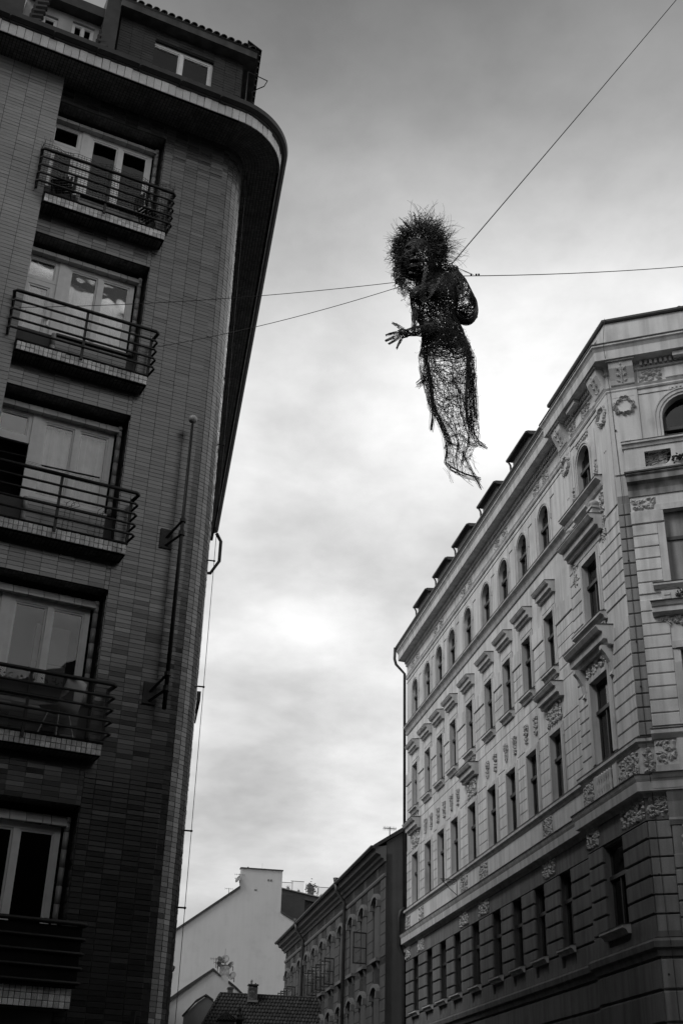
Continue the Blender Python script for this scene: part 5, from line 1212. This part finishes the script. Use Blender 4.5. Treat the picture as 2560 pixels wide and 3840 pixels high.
m = MB(); m.lathe(TU.P(9.05*ku, .2, hu_(8.3)), [(.12, 0), (.12, .3), (.2, .34), (.2, .38), (.12, .42), (.10, .5), (.12, .52), (.05, .56), (.03, .66), (.07, .72), (.03, .78), (.005, .86)], 10); obj('post', m, FLASH, t, smooth=True)
# neighbours beyond the tiled block on the left side of the street
NB = thing('left_terrace_house', (*SF.P(20, 0, 0)[:2], 0), 'dark neighbouring house beyond the tiled block, only its bay showing past the corner', 'building')
m = MB(); m.box(SF, 16.7, 30, -8, .25, 0, 14.5); obj('wall', m, STUC3, NB)
m = MB(); m.box(SF, 17.2, 19.2, .25, .62, 12.2, 13.9); m.box(SF, 17.1, 19.3, .25, .8, 13.9, 14.2); obj('bay', m, FLASH, NB)
m = MB(); m.prof(SF, 19.3, 30, [(.2, 13.0), (.5, 13.0), (.55, 13.15), (.2, 13.3)]); obj('eaves', m, FLASH, NB)
N2 = thing('left_far_house', (*SF.P(36, 0, 0)[:2], 0), 'pale narrow house further down the left side with small glazed window canopies', 'building')
m = MB(); m.box(SF, 30.1, 60, -8, .75, 0, 11.2); obj('wall', m, STUC4, N2)
for i, (u, z) in enumerate(((25, 9.0), (27, 8.2), (31, 7.8), (34, 6.6), (38, 5.6))):
    o_ = .25 if u < 30 else .75
    p = MB(); p.prof(SF, u, u+1.1, [(o_, z), (o_+.55, z+.28), (o_+.55, z+.31), (o_, z+.62)]); obj('window_canopy', p, mat('grey_canopy', .2, .5, .4), N2 if u > 30 else NB)

# ================================================================ unseen buildings added around the camera to shade the street and show in panes
def backblock(name, p, ang, w_, d_, h_, label, mt):
    t = thing(name, (*p, 0), label, 'building'); f = Fr(p, B(ang), np.array([-B(ang)[1], B(ang)[0]]))
    hs = [(x, x+1.1, z, z+2.0) for z in np.arange(2.2, h_-2.4, 3.9) for x in np.arange(1.2, w_-1.6, 2.5)]
    m = MB(); wall(m, f, 0, w_, 0, h_, hs, 0, .3); obj('wall', m, mt, t)
    m = MB(); m.box(f, 0, w_, -d_, -.5, 0, h_+.02); obj('building_core', m, DARK, t)
    m = MB(); m.prof(f, -.2, w_+.2, [(0, h_-.5), (.3, h_-.4), (.5, h_-.1), (.5, h_), (0, h_+.1)]); obj('cornice', m, mt, t)
    m = MB()
    for (a, b, c, d) in hs: m.box(f, a, b, -.22, -.19, c, d)
    obj('window_row', m, mat('street_window', .08, .1, .6), t, kind='stuff')
backblock('shade_house_left', (-15.5, -12), 0, 24, 10, 20, 'unseen stuccoed house added left of the viewer to shade the square', STUC3T)
backblock('shade_house_right', (19, 14), 180, 26, 10, 16, 'unseen stuccoed house added right of the viewer to shade the square', STUC3T)
backblock('shade_house_low', (3.5, -9), 90, 14, 10, 18, 'unseen low house added behind right, its height set to shape the light', STUC3T)
backblock('shade_house_behind', (-15, -9), 90, 18, 10, 24, 'unseen stuccoed house behind the viewer, its height set to shade the street', STUC3T)

# ================================================================ the wire figure
SC = 15*B(4.8); SPF = Fr(SC, B(94.8), -B(4.8))        # s to the right, o towards the viewer, z up
WS = thing('wire_woman_sculpture', SPF.P(.2, 0, 10), 'tangled black wire figure with wild hair, outstretched hand and trailing skirt hung above the street', 'sculpture')
rs = np.random.RandomState(4)
secs = np.array([(14.12, .14, .47), (13.98, .02, .51), (13.85, -.12, .55), (13.69, -.24, .55), (13.58, -.28, .47), (13.45, -.28, .45), (13.32, -.26, .44), (13.16, -.21, .43), (13.05, -.14, .47), (12.92, -.11, .52), (12.79, -.1, .55), (12.59, -.1, .61), (12.41, -.11, .65), (12.16, -.1, .65), (11.91, -.05, .64), (11.67, -.01, .63), (11.45, .03, .63), (11.26, .13, .64), (11.07, .2, .66), (10.88, .27, .64), (10.7, .27, .56), (10.52, .28, .50), (10.38, .34, .52), (10.24, .48, .62), (10.12, .62, .7)])
def sec(z):
    zz = secs[::-1, 0]; return np.interp(z, zz, secs[::-1, 1]), np.interp(z, zz, secs[::-1, 2])
def body(z, ph, k=1.):
    l, r = sec(z); c, h = (l+r)/2, (r-l)/2; dep = h*.62*np.interp(z, [10, 11.5, 12.8, 13.4, 14.1], [.5, .8, .85, .95, .55])
    x = c+h*k*np.cos(ph); o = dep*k*np.sin(ph)+.12*np.exp(-((z-13.45)/.18)**2)*np.maximum(np.sin(ph), 0)
    fold = np.interp(z, [10, 12.4, 12.7], [.07, .045, 0.]); x = x+fold*np.sin(ph*5+z*1.3)*np.cos(ph); o = o+fold*np.sin(ph*5+z*1.3)
    return x, o, z
def path3(fx, a0, b0, da, db, n, ja, jb):
    """random scribbles on a parametric surface; returns (m,n,3) local points"""
    m_ = len(a0); A = np.zeros((m_, n)); Bb = np.zeros((m_, n)); A[:, 0] = a0; Bb[:, 0] = b0
    va = da+rs.normal(0, ja, m_); vb = db+rs.normal(0, jb, m_)
    for i in range(1, n):
        va = va*.8+.2*da+rs.normal(0, ja*.6, m_); vb = vb*.8+.2*db+rs.normal(0, jb*.6, m_); A[:, i] = A[:, i-1]+va; Bb[:, i] = Bb[:, i-1]+vb
    return fx(A, Bb)
P_ = SPF.p; D_ = SPF.d; O_ = SPF.o
class Wires:
    def __init__(s): s.v = []; s.f = []; s.n = 0
    def add(s, X, O, Z, r=.004):
        W = np.stack([P_[0]+X*D_[0]+O*O_[0], P_[1]+X*D_[1]+O*O_[1], Z], -1); m_, n, _ = W.shape
        T = np.gradient(W, axis=1); T /= np.linalg.norm(T, axis=2, keepdims=True)+1e-9
        ref = np.array([.3, .5, .81]); a = np.cross(T, ref); a /= np.linalg.norm(a, axis=2, keepdims=True)+1e-9; b = np.cross(T, a)
        rr_ = np.broadcast_to(np.asarray(r, float), (m_, n)) if np.ndim(r) else np.full((m_, n), r)*U_(.6, 1.45, (m_, 1))
        V = np.stack([W+(a*cos(t)+b*sin(t))*rr_[..., None] for t in (0, 2.094, 4.189)], 2)      # m,n,3,3
        idx = np.arange(m_*n*3).reshape(m_, n, 3)+s.n; q = []
        for k in range(3):
            l = (k+1) % 3; q.append(np.stack([idx[:, :-1, k], idx[:, :-1, l], idx[:, 1:, l], idx[:, 1:, k]], -1).reshape(-1, 4))
        s.v.append(V.reshape(-1, 3)); s.f.append(np.concatenate(q)); s.n += m_*n*3
    def make(s, name, parent, m=IRON):
        V = np.concatenate(s.v)-np.array(ORG[parent.name]); F = np.concatenate(s.f); me = bpy.data.meshes.new(name)
        me.vertices.add(len(V)); me.vertices.foreach_set('co', V.ravel()); me.loops.add(F.size); me.loops.foreach_set('vertex_index', F.ravel())
        me.polygons.add(len(F)); me.polygons.foreach_set('loop_start', np.arange(0, F.size, 4)); me.polygons.foreach_set('loop_total', np.full(len(F), 4)); me.update(calc_edges=True); me.materials.append(m)
        o = bpy.data.objects.new(name, me); COL.objects.link(o); o.parent = parent; ORG[o.name] = ORG[parent.name]; return o
def surf(fx): return fx
U_ = rs.uniform
# torso
Wt = Wires(); n_ = 800
Wt.add(*path3(lambda z, p: body(np.clip(z, 12.5, 14.14), p, 1), U_(12.6, 14.1, n_), U_(0, 2*pi, n_), 0, 0, 16, .035, .12), r=.0042)
n_ = 260; Wt.add(*path3(lambda z, p: body(np.clip(z, 12.5, 14.1), p, .75), U_(12.6, 14.1, n_), U_(0, 2*pi, n_), 0, 0, 14, .04, .14), r=.0045)
n_ = 150; Wt.add(*path3(lambda z, p: body(np.clip(z, 12.45, 12.9), p, 1.02), U_(12.5, 12.85, n_), U_(0, 2*pi, n_), 0, .12, 14, .012, .08), r=.005)     # waist winding
# bust and necklace strands
for (cx, cz, r_) in ((-.14, 13.42, .15), (.12, 13.45, .16)):
    n_ = 80; Wt.add(*path3(lambda a, p: (cx+r_*np.cos(p)*np.cos(a), .22+r_*.8*np.abs(np.sin(a)), cz+r_*np.sin(p)*np.cos(a)), U_(-1.3, 1.3, n_), U_(0, 6.28, n_), 0, 0, 12, .12, .2), r=.0042)
Wt.make('torso', WS)
n_ = 9; Wn = Wires()
tt = np.linspace(0, 1, 60)[None, :]; off = U_(-.03, .03, (n_, 1))
Wn.add(-.02+off+.28*np.sin(tt*pi)*(-.6)+.22*tt+.014*np.cos(tt*120), .30+.1*np.sin(tt*pi)+0*off, 13.92-.75*np.sin(tt*pi*.9)+off+.014*np.sin(tt*120), r=.009); Wn.make('necklace', WS)
# skirt, thinner downwards, with denser folds
Wk = Wires()
def sk(z0, z1, n, r, dz=-.05, jz=.03, jp=.05, npt=16, k=1.):
    k = 1+rs.normal(0, .055, (n, 1))
    Wk.add(*path3(lambda z, p: body(np.clip(z, 10.12, 12.75), p, k), U_(z0, z1, n), U_(0, 2*pi, n), dz, 0, npt, jz, jp), r=r)
sk(11.9, 12.75, 110, .0030, -.04); sk(11.9, 12.7, 110, .0028, 0, .035, .13); sk(11.2, 12.2, 80, .0028, -.045); sk(11.3, 12.1, 80, .0026, 0, .03, .13)
sk(11.2, 12.6, 190, .0018, 0, .035, .15, 22); sk(10.55, 11.4, 75, .0013, 0, .02, .14, 18); sk(11.0, 11.7, 34, .0022, -.03); sk(10.6, 11.4, 34, .0018, 0, .02, .12); sk(10.4, 10.9, 26, .0015, -.005, .012, .12)
for ph0, za, zb, n, sp, r in ((.35, 12.7, 11.0, 60, .10, .0045), (.75, 12.6, 11.1, 45, .08, .004), (1.15, 12.6, 11.3, 34, .07, .004), (2.55, 12.5, 11.4, 30, .12, .003), (1.9, 12.5, 11.5, 26, .07, .004), (2.95, 12.6, 11.3, 22, .10, .003), (.12, 12.6, 11.0, 36, .10, .0035), (2.8, 11.3, 10.4, 10, .12, .003), (.5, 11.4, 10.7, 26, .06, .004), (5.2, 12.4, 11.2, 26, .1, .0038), (3.6, 12.3, 11.3, 20, .1, .0035)):
    n = max(6, int(n*.42)); sp = sp*2.0; r = r*.68; zb = zb+.25; t = np.linspace(0, 1, 22)[None, :]; z = za+(zb-za)*t+rs.normal(0, .05, (n, 1)); p = ph0+rs.normal(0, sp, (n, 1))+.18*np.sin(t*5+ph0*3)+np.cumsum(rs.normal(0, .02, (n, 22)), 1)
    Wk.add(*body(np.clip(z, 10.12, 12.8), p, 1.01+rs.normal(0, .05, (n, 1))), r=r)
def strand(pts, n, sp, r, o=.05, npt=18):
    P3 = np.array(pts, float); s_ = np.linspace(0, len(P3)-1, npt); x = np.interp(s_, range(len(P3)), P3[:, 0]); z = np.interp(s_, range(len(P3)), P3[:, 1])
    w_ = np.cumsum(rs.normal(0, sp*.35, (n, npt)), 1); v_ = np.cumsum(rs.normal(0, sp*.35, (n, npt)), 1)
    return x[None, :]+rs.normal(0, sp, (n, 1))+w_*.5, o+rs.normal(0, sp*2, (n, 1))+0*w_, z[None, :]+rs.normal(0, sp, (n, 1))+v_*.5, r
for a in (([(-.08, 12.5), (0, 12.14), (-.07, 11.97), (-.17, 11.87)], 16, .018, .0038), ([(0, 12.1), (.03, 11.6), (.05, 11.43), (.04, 11.27), (.02, 11.08)], 16, .014, .0035), ([(.6, 11.3), (.62, 11.0), (.68, 10.88), (.72, 10.83), (.81, 10.76)], 14, .02, .0035),
          ([(.24, 10.72), (.22, 10.52), (.29, 10.43), (.48, 10.31), (.71, 10.23)], 10, .012, .0035), ([(.46, 10.68), (.51, 10.56), (.61, 10.33), (.72, 10.08)], 9, .012, .003), ([(.13, 11.3), (.22, 10.95), (.3, 10.85), (.42, 10.8)], 8, .015, .003),
          ([(.22, 10.75), (.3, 10.95), (.45, 11.0), (.55, 10.85), (.7, 10.78)], 8, .015, .003), ([(-.02, 12.2), (.02, 11.7), (.06, 11.4), (.2, 11.0), (.24, 10.6)], 7, .015, .003)):
    Wk.add(*strand(*a))
for k_w in range(26):
    x0, z0_ = R.uniform(.2, .6), R.uniform(10.35, 10.9); dx_ = R.uniform(-.04, .16); Wk.add(*strand([(x0, z0_), (x0+dx_, z0_-.12), (x0+dx_*2+R.uniform(-.05, .05), z0_-.25)], 2, .01, .0014, 0))
Wk.make('skirt', WS)
# head, curls and flying hairs
Wh = Wires(); hc = np.array([-.17, .10, 14.22])
def head(a, p): return hc[0]+.30*np.cos(p)*np.cos(a), hc[1]+.26*np.sin(p)*np.cos(a), hc[2]+.38*np.sin(a)
n_ = 480; Wh.add(*path3(head, U_(-1.4, 1.4, n_), U_(0, 6.28, n_), 0, 0, 14, .12, .14), r=.004)
def blob(c, r3): 
    return lambda a, p: (c[0]+r3[0]*np.cos(p)*np.cos(a), c[1]+r3[1]*np.sin(p)*np.cos(a), c[2]+r3[2]*np.sin(a))
for c, r3, n_ in (((-.21, .36, 14.2), (.035, .07, .09), 60), ((-.30, .32, 14.30), (.06, .03, .03), 40), ((-.11, .33, 14.30), (.06, .03, .03), 40), ((-.20, .33, 14.03), (.08, .03, .028), 50), ((-.19, .28, 13.92), (.10, .07, .06), 60)):
    Wh.add(*path3(blob(c, r3), U_(-1.4, 1.4, n_), U_(0, 6.28, n_), 0, 0, 10, .2, .3), r=.004)
n_ = 120; Wh.add(*path3(lambda z, p: (-.05+.17*np.cos(p)+(13.95-z)*.12, .03+.15*np.sin(p), z), U_(13.65, 14.05, n_), U_(0, 6.28, n_), 0, 0, 12, .04, .2), r=.0045); Wh.make('head', WS)
Wc = Wires(); N_ = 1000; n = 26
th = U_(-.75, pi+1.0, N_); dp = U_(-1.0, 1.0, N_)
# radial curls: start near the skull, run out with loops
hx, hz_ = -.12, 14.45
rad0 = U_(.14, .33, N_); ln = U_(.06, .2, N_)*np.where((th > .1) & (th < 2.2), 1.25, .8)
ex = 1+.18*np.clip(np.sin(th), 0, 1)
t = np.linspace(0, 1, n)[None, :]
loop = U_(.006, .022, N_)[:, None]; fq = U_(9, 26, N_)[:, None]; ph = U_(0, 6.28, N_)[:, None]
rr1 = (rad0[:, None]+ln[:, None]*t)*ex[:, None]
lx = loop*np.cos(fq*t+ph)*(.3+t); lz = loop*np.sin(fq*t+ph)*(.3+t)
Wc.add(hx+rr1*np.cos(th)[:, None]*.90+lx, dp[:, None]*.26*np.sqrt(1-.0*t)+.05+loop*np.cos(fq*t*.7), hz_+rr1*np.sin(th)[:, None]*1.12+lz, r=.0038)
# curls hanging on the left and right of the face
for (x0, x1, z0, z1, N_) in ((-.53, -.38, 13.85, 14.6, 220), (-.45, -.18, 13.66, 13.95, 100), (.05, .30, 14.05, 14.65, 190), (-.42, .22, 14.55, 14.9, 190)):
    a = U_(x0, x1, N_)[:, None]; b = U_(z0, z1, N_)[:, None]; ph = U_(0, 6.28, N_)[:, None]; lp = U_(.012, .035, N_)[:, None]; f_ = U_(6, 20, N_)[:, None]; dr = rs.normal(0, .06, (N_, 2)); tt = np.linspace(0, 1, 20)[None, :]
    Wc.add(a+lp*np.cos(f_*tt+ph)+dr[:, :1]*tt, U_(-.2, .28, N_)[:, None]+lp*np.sin(f_*tt*.6), b+lp*np.sin(f_*tt+ph)+dr[:, 1:]*tt, r=.0038)
N_ = 380; th = np.concatenate([U_(-.35, 1.9, 260), U_(1.9, 3.9, 120)]); t = np.linspace(0, 1, 16)[None, :]; L_ = U_(.12, .50, N_)[:, None]*np.where(th[:, None] < 1.9, 1, .62); cv = rs.normal(0, .3, (N_, 1))
thh = th[:, None]+cv*t*t*.6; rr2 = .37+L_*t
Wc.add(hx+rr2*np.cos(thh)*.92, U_(-.25, .25, N_)[:, None]+0*t, hz_+rr2*np.sin(thh)*1.12, r=(.0038*(1-.6*t))*np.ones((N_, 1)))
Wc.make('hair', WS)
# arms: limbs as tapered wire tubes
def limb(W_, pts, rad, n, r=.004, jz=.05, jp=.22, npt=14, flat=1.):
    P3 = np.array(pts, float); K = len(P3)-1; Rr = np.array(rad, float)
    def fx(a, p):
        a = np.clip(a, 0, 1); s_ = a*K; c = [np.interp(s_, range(K+1), P3[:, i]) for i in range(3)]; rd_ = np.interp(s_, range(K+1), Rr)
        e = 1e-2; s2 = np.clip(s_+e, 0, K); s1 = np.clip(s_-e, 0, K); dx = np.interp(s2, range(K+1), P3[:, 0])-np.interp(s1, range(K+1), P3[:, 0]); dz = np.interp(s2, range(K+1), P3[:, 2])-np.interp(s1, range(K+1), P3[:, 2])
        L = np.sqrt(dx*dx+dz*dz)+1e-9; nx, nz = -dz/L, dx/L
        return c[0]+rd_*np.cos(p)*nx, c[1]+rd_*np.sin(p)*flat, c[2]+rd_*np.cos(p)*nz
    W_.add(*path3(fx, U_(0, 1, n), U_(0, 6.28, n), 0, 0, npt, jz, jp), r=r)
Wa = Wires()
limb(Wa, [(.36, 0, 14.06), (.46, 0, 13.8), (.56, .0, 13.48), (.60, -.02, 13.28)], [.10, .15, .165, .14], 240, jz=.05)
limb(Wa, [(.60, -.02, 13.32), (.62, -.05, 13.22), (.52, -.12, 13.22), (.42, -.18, 13.34)], [.13, .14, .10, .08], 130, jz=.06)
tt = np.linspace(0, 1, 26)[None, :]; n_ = 70; q_ = rs.normal(0, .012, (n_, 1)); an = 1.2-3.9*tt
Wa.add(.58+(.155+q_)*np.cos(an), rs.normal(0, .05, (n_, 1))+0*tt, 13.30+(.23+q_*2)*np.sin(an), r=.0042); Wa.make('bent_arm', WS)
Wb = Wires()
limb(Wb, [(.08, .12, 12.82), (-.06, .2, 12.74), (-.18, .28, 12.69), (-.31, .34, 12.62)], [.12, .10, .08, .055], 130)
Wb.make('forearm', WS)
Wd = Wires()
limb(Wd, [(-.29, .33, 12.63), (-.36, .36, 12.60), (-.42, .38, 12.565)], [.055, .085, .08], 80, flat=.5)
for pts, r_ in (([(-.33, .36, 12.64), (-.40, .37, 12.67), (-.47, .38, 12.73), (-.545, .39, 12.775)], [.03, .026, .02, .014]), ([(-.42, .38, 12.60), (-.49, .4, 12.575), (-.56, .41, 12.555), (-.635, .42, 12.52)], [.024, .021, .018, .013]),
                ([(-.42, .38, 12.575), (-.50, .4, 12.51), (-.57, .42, 12.46), (-.645, .43, 12.41)], [.024, .021, .018, .013]), ([(-.42, .37, 12.55), (-.48, .39, 12.47), (-.54, .41, 12.41), (-.595, .42, 12.36)], [.023, .02, .017, .012]),
                ([(-.39, .36, 12.54), (-.42, .37, 12.45), (-.45, .38, 12.38), (-.475, .39, 12.30)], [.022, .019, .016, .011])):
    limb(Wd, pts, [q*1.15 for q in r_], 20, r=.0030, jz=.06, jp=.35); Wd.add(*[np.interp(np.linspace(0, 3, 10), range(4), np.array(pts)[:, i])[None, :]+rs.normal(0, .006, (5, 1)) for i in range(3)], r=.004)
Wd.make('hand', WS)
# tassel of wire under the bust
Wx = Wires(); Wx.add(*strand([(-.22, 13.2), (-.21, 13.0), (-.22, 12.82)], 34, .018, .0035, .1)); Wx.make('hanging_tassel', WS)
m = MB(); m.tube([SPF.P(.36+.028*cos(a), 0, 14.19+.028*sin(a)) for a in np.linspace(0, 6.6, 14)], .007, 5); obj('hanging_ring', m, CABLE, WS)

def cable(a, b, label, sag=.1, r=.0055, n=14, extra=None):
    a, b = Vector(a), Vector(b); m = MB()
    m.tube([a.lerp(b, i/n)-Vector((0, 0, sag*4*(i/n)*(1-i/n))) for i in range(n+1)], r, 5)
    o = obj('suspension_cable', m, CABLE); tag(o, label, 'cable', 'cables holding the wire figure'); return o
A1, A2 = SPF.P(-.46, 0, 13.87), SPF.P(-.40, 0, 13.79)
cable(A1, LF.P(-2.24, .30, ZK[1]+.80), 'upper cable from the figure to the far post of the second balcony')
cable(A2, LF.P(.06, .20, ZK[1]+.86), 'lower cable from the figure to the near rail end of the second balcony')
def ray_at(px, py, dist):
    v = Vector(((px-1280)/4524, (py-1920)/4524, 1)); wv_ = M3.transposed() @ v; hl = hypot(wv_.x, wv_.y); return wv_*(dist/hl)+Vector((0, 0, 1.6))
cable(SPF.P(.37, 0, 14.2), ray_at(2900, -440, 21), 'steep cable rising from the figure ring to the top right corner', .04, .009)
cb = cable(SPF.P(.47, -.05, 14.0), ray_at(3000, 952, 19.5), 'nearly level cable running from the figure shoulder to the right edge', .12, .007)
m = MB(); m.tube([SPF.P(.37, 0, 14.19), SPF.P(.69, -.1, 14.06)], .0035, 4); m.tube([SPF.P(.39, 0, 14.17), SPF.P(.72, -.1, 14.06)], .0035, 4)
for x in (.68, .76, .80): m.ball(SPF.P(x, -.1, 14.062), .018, 6)
o = obj('cable_clamp', m, CABLE); tag(o, 'small cable clamps and tie wires right of the figure shoulder', 'clamp')

# ragged wire ends standing off the figure
Wr = Wires(); N_ = 170; zz_ = U_(11.6, 14.0, N_); ph_ = np.where(U_(0, 1, N_) < .5, U_(-.5, .5, N_), U_(2.6, 3.7, N_)); tt = np.linspace(0, 1, 9)[None, :]
bx, bo, bz = body(zz_, ph_, .98); dr = rs.normal(0, 1, (N_, 2)); sg_ = np.sign(np.cos(ph_))[:, None]
Wr.add(bx[:, None]+sg_*.045*tt*np.abs(dr[:, :1])+.006*np.sin(tt*9+dr), bo[:, None]+0*tt, bz[:, None]+.05*tt*dr[:, 1:], r=.0022) if 0 else None
Wr.add(bx[:, None]+sg_*.05*tt*np.abs(dr[:, :1]), bo[:, None]+0*tt, bz[:, None]+.06*tt*dr[:, 1:]+.02*np.sin(tt*6), r=.0022); Wr.make('loose_wire_ends', WS)

# ---------------------------------------------------------------- give every separate piece an object of its own
def split_islands(o):
    me = o.data; n = len(me.vertices); par = list(range(n))
    def find(a):
        while par[a] != a: par[a] = par[par[a]]; a = par[a]
        return a
    for p in me.polygons:
        vs = p.vertices; r0 = find(vs[0])
        for v in vs[1:]:
            r1 = find(v)
            if r1 != r0: par[r1] = r0
    groups = {}
    for p in me.polygons: groups.setdefault(find(p.vertices[0]), []).append(p)
    if len(groups) < 2: return
    nm = o.name.split('.')[0]
    for k, ps in groups.items():
        mp = {}; vs = []; fs = []
        for p in ps:
            f = []
            for v in p.vertices:
                if v not in mp: mp[v] = len(vs); vs.append(tuple(me.vertices[v].co))
                f.append(mp[v])
            fs.append(f)
        m2 = bpy.data.meshes.new(nm); m2.from_pydata(vs, [], fs); [m2.materials.append(q) for q in me.materials]
        c = bpy.data.objects.new(nm, m2); COL.objects.link(c); c.parent = o.parent; c.location = o.location
    bpy.data.objects.remove(o)
for o in list(S.objects):
    if o.type == 'MESH' and o.parent and not o.children and o.get('kind') != 'stuff' and o.name.split('.')[0] in ('pilaster', 'arch_spandrel', 'apron', 'frieze_panel', 'soffit_block', 'belt_pedestal', 'sill_bracket', 'parapet_panel', 'panel_moulding', 'lintel_panel'): split_islands(o)
